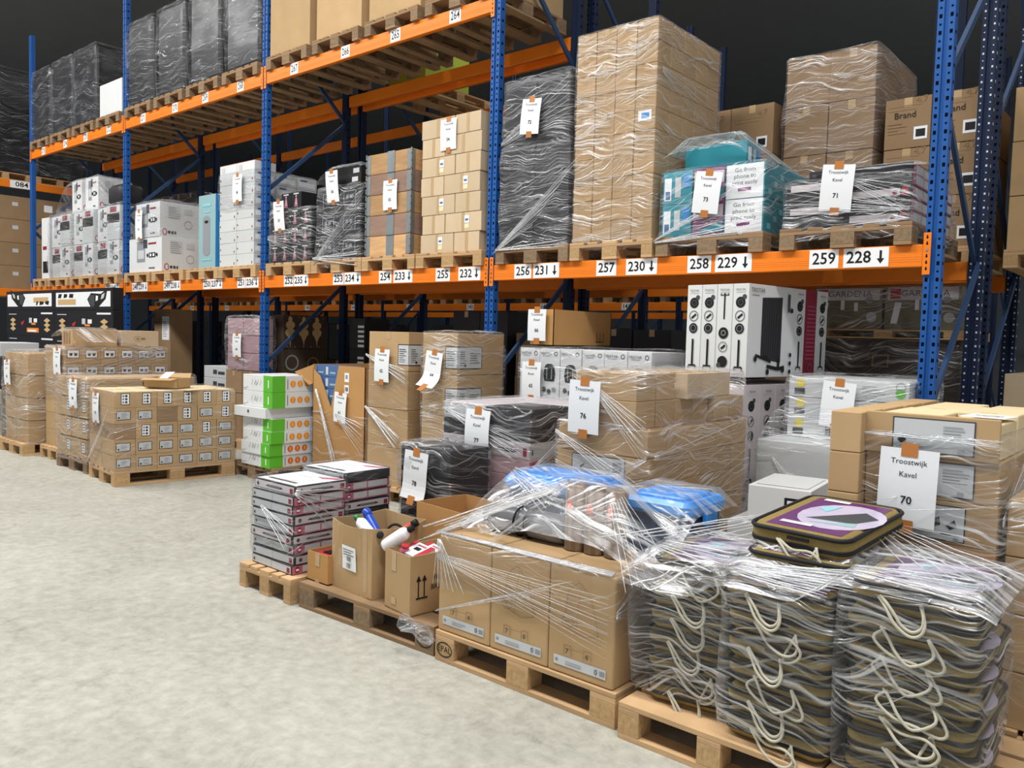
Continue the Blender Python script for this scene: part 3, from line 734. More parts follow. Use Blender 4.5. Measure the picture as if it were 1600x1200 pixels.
# black display cartons with a picture of a hover board
def board_pic(cx, cy, s, flip):
    f = -1 if flip else 1
    X = lambda a: cx+f*a*s
    o = [('p', [(X(-.5), cy+.22*s), (X(-.2), cy+.12*s), (X(.25), cy+.14*s), (X(.42), cy+.02*s), (X(.2), cy-.2*s), (X(-.05), cy-.16*s), (X(-.42), cy+.02*s)], ink),
         ('p', [(X(-.38), cy+.14*s), (X(-.24), cy+.1*s), (X(-.2), cy+.01*s), (X(-.33), cy+.04*s)], lgrey),
         ('p', [(X(-.08), cy+.08*s), (X(.02), cy+.09*s), (X(.03), cy-.02*s), (X(-.07), cy)], white),
         ('p', [(X(.08), cy+.1*s), (X(.3), cy+.1*s), (X(.36), cy), (X(.2), cy-.14*s), (X(.08), cy-.1*s)], dgrey)]
    return o
W_ = 2.02; XB = -11.42
def bpic(flip):
    if not flip: return [('r', -.95, .06, .93, .26, white)] + board_pic(-.45, .18, .72, False) + [('r', .2, .12, .8, .2, tan_p), ('p', [(.3, .08), (.36, .08), (.4, .14), (.34, .14)], ink), ('p', [(.45, .08), (.6, .09), (.63, .13), (.47, .14)], ink), ('p', [(.68, .1), (.8, .08), (.84, .14), (.7, .14)], ink)]
    return [('r', -.93, .05, .95, .26, white)] + board_pic(.5, .14, .72, True) + [('r', -.85, .08, -.2, .16, tan_p), ('p', [(-.85, .18), (-.74, .18), (-.7, .24), (-.82, .24)], ink), ('p', [(-.64, .18), (-.52, .19), (-.5, .235), (-.62, .24)], ink), ('p', [(-.44, .185), (-.3, .18), (-.28, .235), (-.42, .24)], ink)]
bxs = [carton('display_carton', 'carton', W_, .15, .31, blackbox, [('print', '-y', bpic(f))], bev=.004) for f in (0, 1)]
bp2 = [('r', .5, .34, .95, .365, white), ('r', -.9, .33, -.55, .342, lgrey), ('r', -.1, .05, .4, .12, orangep), ('r', -.05, .06, .3, .09, white), ('r', .0, .2, .12, .28, lgrey), ('r', .2, .21, .34, .27, white), ('r', .1, .17, .28, .2, orangep), ('p', [(-.35, .2), (-.2, .24), (-.22, .2), (-.3, .15)], redp)] + [('p', [(x-.13, z), (x, z+.04), (x+.13, z), (x, z-.04)], tan_p) for x in (-.7, .75) for z in (.1, .17, .24)]
bx2 = carton('display_carton', 'carton', W_, .15, .398, blackbox, [('print', '-y', bp2)], bev=.004)
for i, nm in enumerate(('nearer', 'farther')):
    x = XB-W_/2-i*(W_+.01)
    bxs[1-i].place((x, 5.0, 1.746), 0, f'thin black display carton with white board picture, top layer, {nm} one', 'black display cartons')
    for k in range(4): bx2.place((x+random.uniform(-.02, .02), 5.0, .145+.4*k), 0, f'thin black display carton with orange print, {lay(4-k)}, {nm} one', 'black display cartons')
    o = pallet(x-.95, x+.95, 4.8, 5.25, 0, f'pallet under the thin black display cartons, {nm} one', along='x')

# ================================================================== white cartons with green bands
def print3():
    return [('r', -.2, .03, -.17, .035, grey)] + [('l', [(-.11+.05*i, .06), (-.08+.05*i, .1), (-.09+.05*i, .12)], .003, dgrey) for i in range(4)] + [('o', -.02, .08, .018, .003, dgrey), ('r', -.25, .02, -.2, .026, grey)]
def greenbox(h, oc=orangep):
    w, d = .53, .52; q = h/.125
    side = [('r', -d/2, 0.001, -d/2+.15, h-.001, greenp), ('r', -d/2+.175, .02*q, -d/2+.182, .1*q, dgrey)] + [('c', -d/2+.24+i*.085, .062*q, .032, oc) for i in range(3)] + [('r', -d/2+.235+i*.085, .045*q, -d/2+.245+i*.085, .08*q, yellowp) for i in range(3)]
    front = [('r', w/2-.155, .001, w/2, h-.001, greenp), ('r', w/2-.075, .03*q, w/2-.06, .09*q, white)] + [(s[0],) + tuple(s[1:]) for s in print3()]
    top = [('r', w/2-.155, -d/2, w/2, -d/2+.15, greenp)]
    return carton('banded_carton', 'carton', w, d, h, wbox, [('print', '-y', front), ('print', '+x', side)], bev=.003)
fr = Fr(-7.08, 4.6, 0); pallet(-7.85, -7.08, 4.62, 5.2, 0, 'pallet under the white cartons with green bands', old=True)
zz = .144; g1, g2, g3 = greenbox(.125), greenbox(.163), greenbox(.125, mat('print_dark_orange', '#d9602c', .5))
seq = [(g3, .125, -.02, 'lowest'), (g3, .125, -.005, 'second from the bottom'), (g1, .125, .015, 'third from the bottom'), (g1, .125, 0, 'fourth from the bottom')]
for pr, h, dx, wd in seq: pr.place(fr(-.265+dx, .26+random.uniform(-.01, .01), zz), random.uniform(-.02, .02), f'white carton with green corner band and orange discs, {wd} of its stack', 'white cartons with green bands'); zz += h
wb = carton('flat_carton', 'carton', .56, .56, .105, wbox, [('print', '-y', [('c', -.02, .06, .012, ink), ('o', -.02, .06, .018, .004, grey)])])
wb.place(fr(-.34, .24, zz), .02, 'plain white carton sticking out of the green banded stack', 'white cartons with green bands'); zz += .106
for wd in ('second from the top', 'topmost'): g2.place(fr(-.265+.01, .26, zz), random.uniform(-.015, .015), f'white carton with green corner band and orange discs, {wd} of its stack', 'white cartons with green bands'); zz += .163

# ================================================================== gaylord 61 torn open on small blue boxes
x0, x1, y0, y1, z0, z1 = -6.98, -6.15, 5.02, 5.84, .144, 1.2
pallet(x0, x1, y0, y1, 0, 'pallet under the tall torn open carton')
b = MB(); t = .007
for a in ((x0, x0+t, y0, y1), (x1-t, x1, y0, y1), (x0, x1, y1-t, y1), (x0, x1, y0, y1)):
    b.box(*a, z0, z1 if a[2:] != (y0, y1) or a[:2] != (x0, x1) else z0+.01, card_orange)
vx = [(x0, z0), (x1, z0), (x1, z1), (x1-.41, z1), (x0+.3, .77), (x0+.12, 1.08), (x0+.03, 1.13), (x0, 1.16)]
n = len(vx); b.add([(x, y0, z) for x, z in vx]+[(x, y0+t, z) for x, z in vx], [list(range(n)), [2*n-1-i for i in range(n)]]+[(i, i+n, (i+1) % n+n, (i+1) % n) for i in range(n)], card_orange)
cx, cy = (x0+x1)/2, (y0+y1)/2
o = b.build('torn_carton'); tag(o, 'tall brown carton torn open in a V over small blue boxes', 'carton')
o.data.transform(Matrix.Translation((-cx, -cy, -z0))); o.location = (cx, cy, z0)
b = MB(); b.add([(-.415, -.41, .86), (-.415, -.41, 1.05), (-.58, -.52, .97), (-.44, -.44, .84), (-.415, -.404, .86), (-.415, -.404, 1.05), (-.58, -.514, .97), (-.44, -.434, .84)], [(0, 3, 2, 1), (4, 5, 6, 7), (0, 1, 5, 4), (1, 2, 6, 5), (2, 3, 7, 6), (3, 0, 4, 7)], card_orange); b.build('torn_flap', o)
decal(o, 'shipping_label', '-y', (.83, .82, 1.056), [('r', .1, .9, .17, .99, white), ('r', .115, .93, .15, .97, grey), ('r', .1, .79, .17, .87, white)] + barcode(.11, .81, .16, .85, 6))
sb_ = carton('small_box', 'box', .2, .16, .115, navyp, [('print', '-y', [('r', -.1, .02, -.06, .1, lgrey), ('r', -.03, .03, .06, .05, sky_p)])], bev=.002)
stack(Fr(-6.4, 5.045), sb_, 3, 1, 9, .203, .165, .117, .144, 'small blue box', 'inside the torn carton', 'small blue boxes in the torn carton')
film('slack film round the tall torn open carton', Fr(x1, y0), -.83, 0, 0, .82, .16, .72, FILM_L, top=.02, amp=.016, strands=(((-.74, -.03, .95), (-.42, -.03, .2), 4, (.06, .02), .01), ((-.42, -.03, .72), (0, -.03, .5), 7, (0, .3), .004)))
sign(61, -6.5, 5.0, .79, 'white paper sign on the tall torn open carton', tilt=-.06, w=.19)

# ================================================================== stacks 62 and 64
def wraplabel(w, d, h):
    f = [('r', w/2-.14, .05, w/2, .24, ink), ('r', w/2-.132, .058, w/2, .232, lgrey)] + txtlines(w/2-.12, .08, w/2-.02, .21, 7, dgrey)
    s = [('r', -d/2, .05, -d/2+.3, .24, ink), ('r', -d/2, .058, -d/2+.292, .232, lgrey)] + txtlines(-d/2+.03, .08, -d/2+.12, .21, 7, dgrey) + txtlines(-d/2+.15, .1, -d/2+.27, .2, 5, dgrey) + [('r', -d/2+.08, .07, -d/2+.1, .09, ink)]
    return [('panel_label', '-y', f), ('panel_label', '+x', s)]
w, d, h = .545, .58, .35
tall_p = carton('panel_label_carton', 'carton', w, d, h, card, [], tape=True); tall_l = carton('panel_label_carton', 'carton', w, d, h, card, wraplabel(w, d, h), tape=True)
fr = Fr(-5.41, 4.9); pallet(-6.0, -5.38, 4.88, 5.5, 0, 'pallet under the brown stack beside the torn carton')
stack(fr, lambda i, j, k: tall_l if k == 3 else tall_p, 1, 1, 4, .55, .58, .3515, .144, lambda i, j, k: 'large brown carton with grey panel label' if k == 3 else 'large plain brown carton', 'stack beside the torn carton', 'large cartons in the stack beside the torn carton')
film('slack film round the brown stack beside the torn carton', fr, -.545, 0, 0, .58, .2, 1.25, FILM_L, top=.02, amp=.016, strands=(((-.55, -.03, 1.33), (0, -.035, 1.15), 9, (0, .12), .006), ((-.55, -.03, .85), (-.1, -.03, .55), 6, (.06, .12), .008)))
sign(62, -5.73, 4.87, 1.24, 'white paper sign on the brown stack beside the torn carton', tilt=-.03, w=.2)
fr = Fr(-4.765, 4.86); pallet(-5.32, -4.74, 4.84, 5.46, 0, 'pallet under the brown stack beside the rack post')
w = .42; tp2 = carton('panel_label_carton', 'carton', w, d, h, card, [], tape=True); tl2 = carton('panel_label_carton', 'carton', w, d, h, card, wraplabel(w, d, h), tape=True)
stack(fr, lambda i, j, k: tl2 if k >= 2 else tp2, 1, 1, 4, w, .58, .3515, .144, lambda i, j, k: 'large brown carton with grey panel label' if k >= 2 else 'large plain brown carton', 'stack beside the rack post', 'large cartons in the stack beside the rack post')
film('film round the brown stack beside the rack post', fr, -.42, 0, 0, .58, .2, 1.552, FILM, top=.15, amp=.014)
sign(64, -5.02, 4.83, 1.24, 'curling white paper sign on the brown stack beside the rack post', tilt=-.12, roll=.35, w=.2)

# ================================================================== pink wrapped stack and ornament cartons under the rack
fr = Fr(-8.92, 5.62); pallet(-9.74, -8.9, 5.6, 5.86, 0, 'pallet under the pink wrapped stack')
stack(fr, carton('brown_carton', 'carton', .38, .22, .285, card_dark, tape=True), 2, 1, 3, .39, .22, .29, .144, 'brown carton', 'below the pink cartons', 'brown cartons below the pink cartons')
stack(Fr(-8.94, 5.63), carton('pink_carton', 'carton', .36, .2, .215, pinkbox), 2, 1, 3, .37, .2, .22, 1.018, 'dusty pink carton', 'under crinkled film', 'pink cartons under the rack')
film('crinkled film over the pink cartons', Fr(-8.94, 5.63), -.74, 0, 0, .2, 1.0, 1.69, FILM_H, amp=.025, top=.25)
sign(60, -9.4, 5.6, 1.33, 'white paper sign on the pink wrapped stack', w=.2)
def ornament(cx, cy, s, m):
    return [('c', cx, cy+.17*s, .035*s, m, .05*s), ('c', cx, cy+.09*s, .08*s, m, .06*s), ('c', cx, cy-.02*s, .085*s, m, .065*s), ('p', [(cx-.055*s, cy-.06*s), (cx+.055*s, cy-.06*s), (cx+.012*s, cy-.15*s), (cx, cy-.24*s), (cx-.012*s, cy-.15*s)], m)]
OD = .66
orn = carton('ornament_carton', 'carton', .55, OD, .43, brownblack, [('print', '+x', sum((ornament(-OD/2+x, .225, .86, tan_p) for x in (.1, .3, .5)), []) + [('c', -OD/2+.05+.06*i, .03+.37*(i % 2), .008, grey) for i in range(10)])])
orn.place((-9.11, 5.9+OD/2, 1.302), 0, 'dark brown carton printed with three pale ornaments', 'ornament cartons')
orn2 = carton('ornament_carton', 'carton', .55, OD, .57, brownblack, [('print', '+x', [('o', -.2, .4, .1, .02, grey), ('o', .12, .38, .09, .016, card_dark)])])
orn2.place((-9.11, 5.9+OD/2, .73), 0, 'dark brown carton printed with rings below the ornament carton', 'ornament cartons')
orn2.place((-9.11, 5.9+OD/2, .145), 0, 'lowest dark brown carton below the ornament carton', 'ornament cartons')
pallet(-9.4, -8.82, 5.89, 6.6, 0, 'pallet under the dark ornament cartons')
strip = carton('striped_carton', 'carton', .3, .4, .39, charcoal, [('print', '-y', [('r', .02, .03+.06*i, .14, .06+.06*i, white) for i in range(5)])])
stack(Fr(-8.05, 6.55), strip, 1, 1, 4, .3, .4, .392, .145, 'charcoal carton with white stripes', 'beside the ornament cartons', 'striped cartons beside the ornament cartons')
pallet(-8.37, -8.02, 6.53, 6.97, 0, 'pallet under the striped cartons')

# ================================================================== flat grill cartons: stack 77 and the low stack in front
def flatface(wd, hh, kind):
    """side print of a flat carton of width wd"""
    e = .002
    if kind == 'grey': return [('r', -wd/2+.01, hh*.12, wd/2-.01, hh*.88, lgrey), ('r', -.002, hh*.12, .002, hh*.88, grey), ('r', wd/2-.05, hh*.2, wd/2-.02, hh*.7, crim), ('r', -wd/2+.02, hh*.3, -wd/2+.035, hh*.6, dgrey)]
    if kind == 'handle': return [('r', -wd/2+.01, hh*.12, wd/2-.01, hh*.88, lilac), ('p', [(-.09, hh*.42), (-.07, hh*.58), (.07, hh*.58), (.09, hh*.42), (.06, hh*.36), (-.06, hh*.36)], ink), ('r', -.06, hh*.44, .06, hh*.52, grey), ('r', wd/2-.05, hh*.2, wd/2-.02, hh*.7, crim), ('c', -wd/2+.04, hh*.5, hh*.2, dgrey)]
    if kind == 'pink': return [('r', -wd/2+.002, hh*.08, wd/2-.002, hh*.92, pinkp), ('r', -wd/2+.07, hh*.2, -.005, hh*.85, lgrey), ('r', .005, hh*.2, wd/2-.02, hh*.85, lgrey), ('c', -wd/2+.035, hh*.5, hh*.3, crim), ('r', -wd/2+.025, hh*.4, -wd/2+.045, hh*.6, white)]
    return [('r', -wd/2+.02, hh*.35, -wd/2+.05, hh*.7, dgrey)]
w, d, h = .42, .36, .0565
topprint = [('r', -.2, -.17, .2, .17, white), ('r', -.15, -.13, .13, -.1, dgrey), ('p', [(.02, .1), (.19, .17), (.19, .12), (.1, .08)], pinkp), ('r', -.1, .05, .05, .055, grey)]
def flat(kA, kB, body): return carton('grill_carton', 'carton', w, d, h, body, [('print', '-y', flatface(w, h, kA)), ('print', '+x', flatface(d, h, kB)), ('print', 'top', topprint)], bev=.002)
fl = [flat('grey', 'pink', charcoal), flat('grey', 'dark', charcoal), flat('handle', 'handle', charcoal), flat('grey', 'handle', blackbox)]
pallet(-4.35, -3.83, 2.62, 3.45, 0, 'short pallet under the low stack of flat cartons in front')
seqA = [0, 3, 0, 2, 0, 3, 0, 0, 2]; seqB = [0, 0, 2, 0, 1, 3, 0, 0, 1]
fr = Fr(-3.89, 2.68)
stack(fr, lambda i, j, k: fl[seqA[k]], 1, 1, 9, w, d, h, .144, 'flat lilac grill carton', 'front low stack', 'flat cartons in the front low stack', jit=.016, rj=.02)
pallet(-4.35, -3.9, 3.5, 4.0, 0, 'pallet under the second low stack of flat cartons')
fr = Fr(-3.93, 3.07)
fr2 = Fr(-3.95, 3.08)
stack(fr2, lambda i, j, k: fl[seqB[k]], 1, 1, 9, w, d+.0, h+.003, .144, 'flat grill carton with dark side', 'second low stack behind the front one', 'flat cartons in the second low stack', jit=.012, rj=.015)
film('loose film round the front low stack of flat cartons', Fr(-3.89, 2.68), -.42, 0, 0, .36, .2, .655, FILM_L, top=.05, amp=.014, strands=(((0.012, 0.0, .62), (.016, .3, .5), 5, (0, .1, .2), .005), ((-.3, -.02, .5), (.0, -.025, .35), 5, (.1, .12), .004)))
film('loose film round the second low stack of flat cartons', fr2, -.42, 0, 0, .36, .25, .68, FILM_L, top=.1, amp=.008)

w, d, h = .375, .42, .1045
def big(kA, kB, body): return carton('grill_carton', 'carton', w, d, h, body, [('print', '-y', flatface(w, h, kA)), ('print', '+x', flatface(d, h, kB))], bev=.003)
B0, B1, B2, B3 = big('handle', 'grey', lilac), big('dark', 'dark', charcoal), big('dark', 'pink', pinkbox), big('grey', 'grey', lilac)
B4 = carton('grill_carton', 'carton', w, d, h, pinkbox, [('print', '-y', [('r', -.06, .03, -.045, .08, dgrey), ('r', -.03, .03, .0, .075, lilac), ('t', 'H', .03, .055, .04, dgrey)])], bev=.003)
pallet(-3.93, -3.13, 3.84, 4.9, 0, 'pallet under the dusty pink stack with sign 77')
fr = Fr(-3.145, 3.86)
tab = {8: (B1, B3), 7: (B1, B1), 6: (B0, B0), 5: (B2, B2), 4: (B2, B4), 3: (B2, B2)}
stack(fr, lambda i, j, k: (tab.get(k, (B2, B2))[i] if j == 0 else (B3 if k > 4 else B1)), 2, 2, 9, .38, .425, .105, .144, lambda i, j, k: ('dark flat grill carton' if k > 6 else 'lilac flat grill carton with slot' if k == 6 else 'dusty pink flat grill carton'), 'sign 77 stack', 'flat cartons in the stack with sign 77')
film('tight film round the stack with sign 77', fr, -.76, 0, 0, .85, .2, 1.09, FILM, top=.4, cov=True, amp=.008, strands=(((-.74, -.02, 1.05), (-.05, -.025, .82), 9, (.1, .14), .003), ((0.02, 0, .72), (.02, .7, 1.0), 7, (0, .05, .25), .004)))
sign(77, -3.56, 3.835, .91, 'white paper sign numbered 77 on the dusty pink stack', tilt=-.02, curl=.012)

# stack 78: black wrapped
pallet(-3.88, -3.42, 3.44, 3.83, 0, 'pallet under the black wrapped stack with sign 78', old=True)
fr = Fr(-3.43, 3.46)
stack(fr, carton('black_carton', 'carton', .22, .34, .17, blackbox, [('print', '-y', [('c', -.05, .1, .02, dgrey), ('r', .02, .05, .08, .1, dgrey)])]), 2, 1, 4, .222, .345, .174, .144, 'black carton under film', 'sign 78 stack', 'black cartons with sign 78')
film('shiny film round the black stack with sign 78', fr, -.445, 0, 0, .34, .14, .845, FILM_H, amp=.02, top=.2, cov=True)
sign(78, -3.7, 3.43, .66, 'white paper sign numbered 78 on the low black stack by the open cartons', tilt=-.06, roll=.1)

# ================================================================== stack 76 of brown cartons
pallet(-2.92, -2.22, 3.76, 4.96, 0, 'pallet under the brown lamp carton stack of sign 76')
fr = Fr(-2.25, 3.77); h = .1505
c6 = [carton('lamp_set_carton', 'carton', .6, .2, h, card, tape=True), carton('lamp_set_carton', 'carton', .3, .2, h, card_pale, tape=True)]
pic = [('r', -.2, .005, .16, .285, dgrey), ('r', -.194, .011, .154, .279, lgrey), ('r', .08, .17, .14, .26, grey)] + [('r', .02, .03, .1, .05, grey)]
for x, z in ((-.14, .18), (-.08, .14), (0, .12), (.06, .09)): pic += [('p', [(x-.025, z+.02), (x+.01, z+.03), (x+.025, z-.01), (x, z-.025), (x-.02, z-.01)], ink), ('l', [(x, z+.03), (x+.03, z+.05)], .006, dgrey)]
c6p = carton('lamp_set_carton', 'carton', .62, .2, .3, card, [('picture', '-y', pic)], tape=True)
stack(fr, lambda i, j, k: c6[0], 1, 6, 6, .62, .2, h, .144+.0, 'plain brown carton', 'stack of sign 76', 'brown cartons with sign 76', skip=lambda i, j, k: j == 0 and k in (3, 4))
c6p.place(fr(-.31, .1, .144+3*h), 0, 'brown carton with grey lamp picture low in the stack with sign 76', 'brown cartons with sign 76')
c7 = carton('lamp_set_carton', 'carton', .4, .2, h, card, tape=True); c8 = carton('lamp_set_carton', 'carton', .2, .2, h, card_pale, [], tape=True)
z = .144+6*h
for j in range(4): c7.place(fr(-.29+random.uniform(-.006, .006), .1+.205*j, z), 0, f'plain brown carton in the upper rows, {ORD[j]} back, stack with sign 76', 'brown cartons with sign 76')
for j in range(2): c7.place(fr(-.25, .93+.205*j, z), 0, f'plain brown carton in the far upper rows, {ORD[j]} back, stack with sign 76', 'brown cartons with sign 76')
for j in range(2): c7.place(fr(-.3+random.uniform(-.006, .006), .11+.21*j, z+h), 0, f'topmost brown carton, {ORD[j]} back, stack with sign 76', 'brown cartons with sign 76')
for j in range(3): c8.place(fr(-.14-.02*j, .56+.215*j, z+h), 0, f'small pale carton topping the stack of sign 76, {ORD[j]} from the front', 'brown cartons with sign 76')
for j in range(3): c8.place(fr(-.36-.02*j, .56+.215*j, z+h), 0, f'small pale carton topping the stack of sign 76, {ORD[j]} from the front, inner row', 'brown cartons with sign 76')
film('streaked film round the brown stack with sign 76', fr, -.62, 0, 0, 1.22, .2, 1.06, FILM, top=.06, amp=.012, strands=(((-.38, -.03, 1.28), (-.02, -.03, .98), 9, (.02, .22), .0035), ((-.6, -.03, .6), (-.02, -.03, .68), 9, (0, .3), .002), ((.02, .02, .5), (.02, 1.15, .55), 10, (0, 0, .6), .002), ((0, -.03, .9), (-.55, -.03, .62), 7, (0, .2), .0022), ((-.62, -.02, 1.0), (-.05, -.03, .72), 6, (0, .15), .003), ((.02, .02, .9), (.02, 1.1, .95), 6, (0, 0, .2), .003)))
film('film over the top cartons of the stack with sign 76', fr, -.51, -.04, .0, 1.18, 1.06, 1.352, FILM, top=.22, cov=True, amp=.012)
sign(76, -2.66, 3.735, 1.15, 'white paper sign numbered 76 on the film wrapped brown stack', tilt=-.02, curl=.004)

# ================================================================== fan cartons 65, open carton 66
def kettle(w, h, big_=True):
    s = [('t', 'TRISTAR', -w*.18, h*.9, .02, ink, 1.1), ('r', -w*.36, h*.85, w*.02, h*.858, grey), ('o', w*.3, h*.9, .018, .005, dgrey)]
    s += [('p', [(-.05, h*.36), (.05, h*.36), (.062, h*.5), (.05, h*.64), (-.05, h*.64), (-.062, h*.5)], ink), ('r', -.045, h*.64, .045, h*.67, dgrey), ('p', [(-.02, h*.7), (.02, h*.7), (.045, h*.67), (-.045, h*.67)], ink), ('r', -.03, h*.4, -.02, h*.62, grey), ('r', .02, h*.4, .03, h*.62, grey)]
    s += [('c', -.05, h*.2, .02, dgrey), ('c', 0.0, h*.16, .02, dgrey), ('c', .05, h*.2, .02, grey)]
    return s
w, h = .21, .42
kb = carton('appliance_carton', 'carton', w, .5, h, wbox, [('print', '-y', kettle(w, h)), ('print', '+x', [('r', -.2, .05, .2, .35, lgrey)])], bev=.003)
fr = Fr(-3.17, 5.3); pallet(-4.47, -3.17, 5.28, 6.4, 0, 'wide pallet under the white appliance cartons with sign 65', along='x')
stack(fr, kb, 6, 1, 3, .2145, .5, .44, .144, 'white appliance carton with black heater picture', 'sign 65 stack', 'white appliance cartons with sign 65')
film('film round the white appliance cartons with sign 65', fr, -1.29, 0, 0, .5, .3, 1.45, FILM_L, top=.1)
sign(65, -4.3, 5.27, 1.18, 'white paper sign numbered 65 on the white appliance cartons', w=.2)
b = MB(); W, D, h = .125, .42, .3; t = .006
for a in ((-W, W, -D, -D+t), (-W, W, D-t, D), (-W, -W+t, -D, D), (W-t, W, -D, D)): b.box(*a, 0, h, card_orange)
b.box(-W, W, -D, D, 0, .008, card_in); oc = b.build('open_carton', loc=(-4.24, 5.3+D+.01, 1.466)); tag(oc, 'open brown carton with sign 66 on the white appliance cartons', 'carton')
decal(oc, 'print', '+x', (2*W, 2*D, h), [('l', [(.2, .04), (.2, .12)], .006, ink), ('l', [(.25, .04), (.25, .12)], .006, ink), ('l', [(.18, .04), (.3, .04)], .006, ink), ('l', [(.3, .04), (.3, .12)], .006, ink)])
sign(66, -4.265, 5.28, 1.635, 'white paper sign numbered 66 on the open brown carton', h=.26, curl=.004, w=.19)

# ================================================================== heater cartons
def fanface(w, h, kind=0):
    s = [('t', 'TRISTAR', 0, h*.935, .013, ink, 1.15), ('r', -w*.3, h*.905, w*.3, h*.91, lgrey)]
    y = h*.80
    if kind == 1:
        s += [('r', -.006, h*.62, .006, h*.9, ink), ('l', [(-.035, h*.88), (.035, h*.88)], .006, ink), ('l', [(-.03, h*.9), (-.03, h*.88)], .006, ink), ('l', [(.03, h*.9), (.03, h*.88)], .006, ink)]
        return s + [('c', 0, h*.47, .04, ink), ('o', 0, h*.47, .02, .006, grey), ('o', 0, h*.32, .036, .004, ink), ('l', [(-.015, h*.3), (.018, h*.34)], .014, ink), ('c', 0, h*.16, .04, ink), ('c', -.03, h*.12, .018, dgrey)]
    s += [('c', 0, y, .038, ink), ('o', 0, y, .022, .006, dgrey), ('c', .03, y+.038, .017, dgrey)]
    s += [('o', 0, h*.655, .038, .0045, ink), ('l', [(-.018, h*.63), (.005, h*.66), (.02, h*.675)], .014, ink)]
    s += [('c', 0, h*.52, .036, ink), ('o', 0, h*.52, .024, .004, grey), ('r', -.008, h*.11, .008, h*.4, ink), ('r', -.03, h*.10, .03, h*.115, ink), ('r', -.034, h*.075, -.026, h*.105, ink), ('r', .026, h*.075, .034, h*.105, ink), ('r', -w*.4, h*.03, w*.4, h*.036, pinkp)]
    return s
def heaterface(d, h):
    s = [('t', 'TRISTAR', -d/2+.1, h*.93, .03, ink, 1.1), ('r', -d/2+.04, h*.875, -d/2+.13, h*.885, grey)]
    s += [('p', [(-.13, h*.2), (.13, h*.16), (.13, h*.88), (-.13, h*.86)], charcoal)]
    for i in range(9):
        x = -.12+i*.028; s.append(('r', x, h*.2, x+.004, h*.86, ink))
    s += [('l', [(-.2, h*.24), (-.08, h*.2), (.0, h*.17)], .02, ink), ('l', [(-.05, h*.12), (.1, h*.09), (.18, h*.11)], .025, ink), ('l', [(.1, h*.1), (.1, h*.2)], .03, ink)]
    s += [('c', x, y, .02, ink) for x, y in ((-.2, h*.2), (-.04, h*.06), (.16, h*.08), (-.07, h*.21))]
    s += [('r', .2, h*.72, .225, h*.92, dgrey), ('c', .25, h*.74, .018, ink)] + [('c', .25, h*.06+i*.06, .016, ink) for i in range(3)]
    return s
w, d, h = .126, .6, .645
hp = [carton('heater_carton', 'carton', w, d, h, wbox, [('print', '-y', fanface(w, h, k)), ('print', '+x', heaterface(d, h))], bev=.003) for k in (0, 1)]
fr = Fr(-2.42, 5.28, -.14)
o = pallet(-3.05, -2.3, 5.3, 6.5, 0, 'pallet under the white heater cartons'); o.location = fr(-.3, .6, 0); o.rotation_euler.z = -.14
n_ = ['at the corner', 'second from the corner', 'third from the corner', 'fourth from the corner']
for i in range(4): hp[1 if i == 1 else 0].place(fr(-.064-i*.128, .3, 1.296), fr.r, f'tall white heater carton with fan pictures, {n_[i]}, top tier', 'heater cartons of the top tier')
def fan_side(body, crimson=False):
    s = fanface(.16, h)
    if crimson: s = [('r', -.06, h*.2+i*.03, .06, h*.2+i*.03+.006, pinkp) for i in range(14)] + [('o', 0, h*.1, .03, .006, pinkp)]
    return carton('heater_carton', 'carton', .5, .16, h, body, [('print', '+x', s)], bev=.003)
fsA, fsB = fan_side(wbox), fan_side(crim, True)
for j, (q, nm) in enumerate(((fsA, 'white heater carton with fan icons'), (fsB, 'crimson heater carton'), (fsA, 'white heater carton with fan icons'))):
    q.place(fr(-.26, .69+.165*j, 1.296), fr.r, f'{nm} turned sideways behind the big heater picture, {ORD[j]} back', 'heater cartons of the top tier')
fsC = carton('heater_carton', 'carton', .5, .2, h+.1, lilac, [('print', '+x', [('r', -.095, .02, .095, .1, lilac), ('t', 'TRISTAR', 0, .05, .02, ink, 1.1)] + fanface(.19, h+.1))], bev=.003)
for j in range(6): fsC.place(fr(-.26, .1+.203*j, .5), fr.r, f'white heater carton with fan icons, lower tier, {ORD[j]} back', 'heater cartons of the lower tier')
fsD = carton('heater_carton', 'carton', .5, 1.2, .355, lilac, [('print', '+x', [('t', 'TRISTAR', -.5, .3, .04, ink)])]); fsD.place(fr(-.26, .6, .144), fr.r, 'wide white heater carton at the bottom of the heater stack', 'heater cartons of the lower tier')

# ================================================================== stack 69 of long white cartons
fr = Fr(-1.405, 5.42); pallet(-2.2, -1.45, 5.08, 6.3, 0, 'pallet under the long white cartons with sign 69')
h = .132; pl = [('c', -.3, .095, .03, yellowp), ('r', -.34, .02, -.27, .06, dgrey), ('c', .33, .06, .03, greenp), ('o', .33, .1, .03, .006, grey)] + barcode(-.12, .03, -.05, .1, 6) + txtlines(.1, .03, .25, .11, 4)
lw = carton('long_carton', 'carton', .76, .75, h, wbox_g, [('print', '-y', pl), ('print', '+x', txtlines(-.3, .03, .2, .11, 4))], bev=.003)
stack(fr, lw, 1, 1, 3, .77, .75, h+.002, .915, 'long flat white carton', 'upper part with sign 69', 'long white cartons with sign 69')
lw2 = carton('large_grey_carton', 'carton', .82, 1.1, .76, wbox_g, [('print', '-y', [('r', -.41, .35, .41, .354, lgrey)])], bev=.006)
lw2.place((-1.835, 5.66, .15), 0, 'large pale grey carton below the long cartons with sign 69', 'long white cartons with sign 69')
film('film round the long white cartons with sign 69', fr, -.77, 0, 0, .75, 1.0, 1.32, FILM, top=.25, amp=.012)
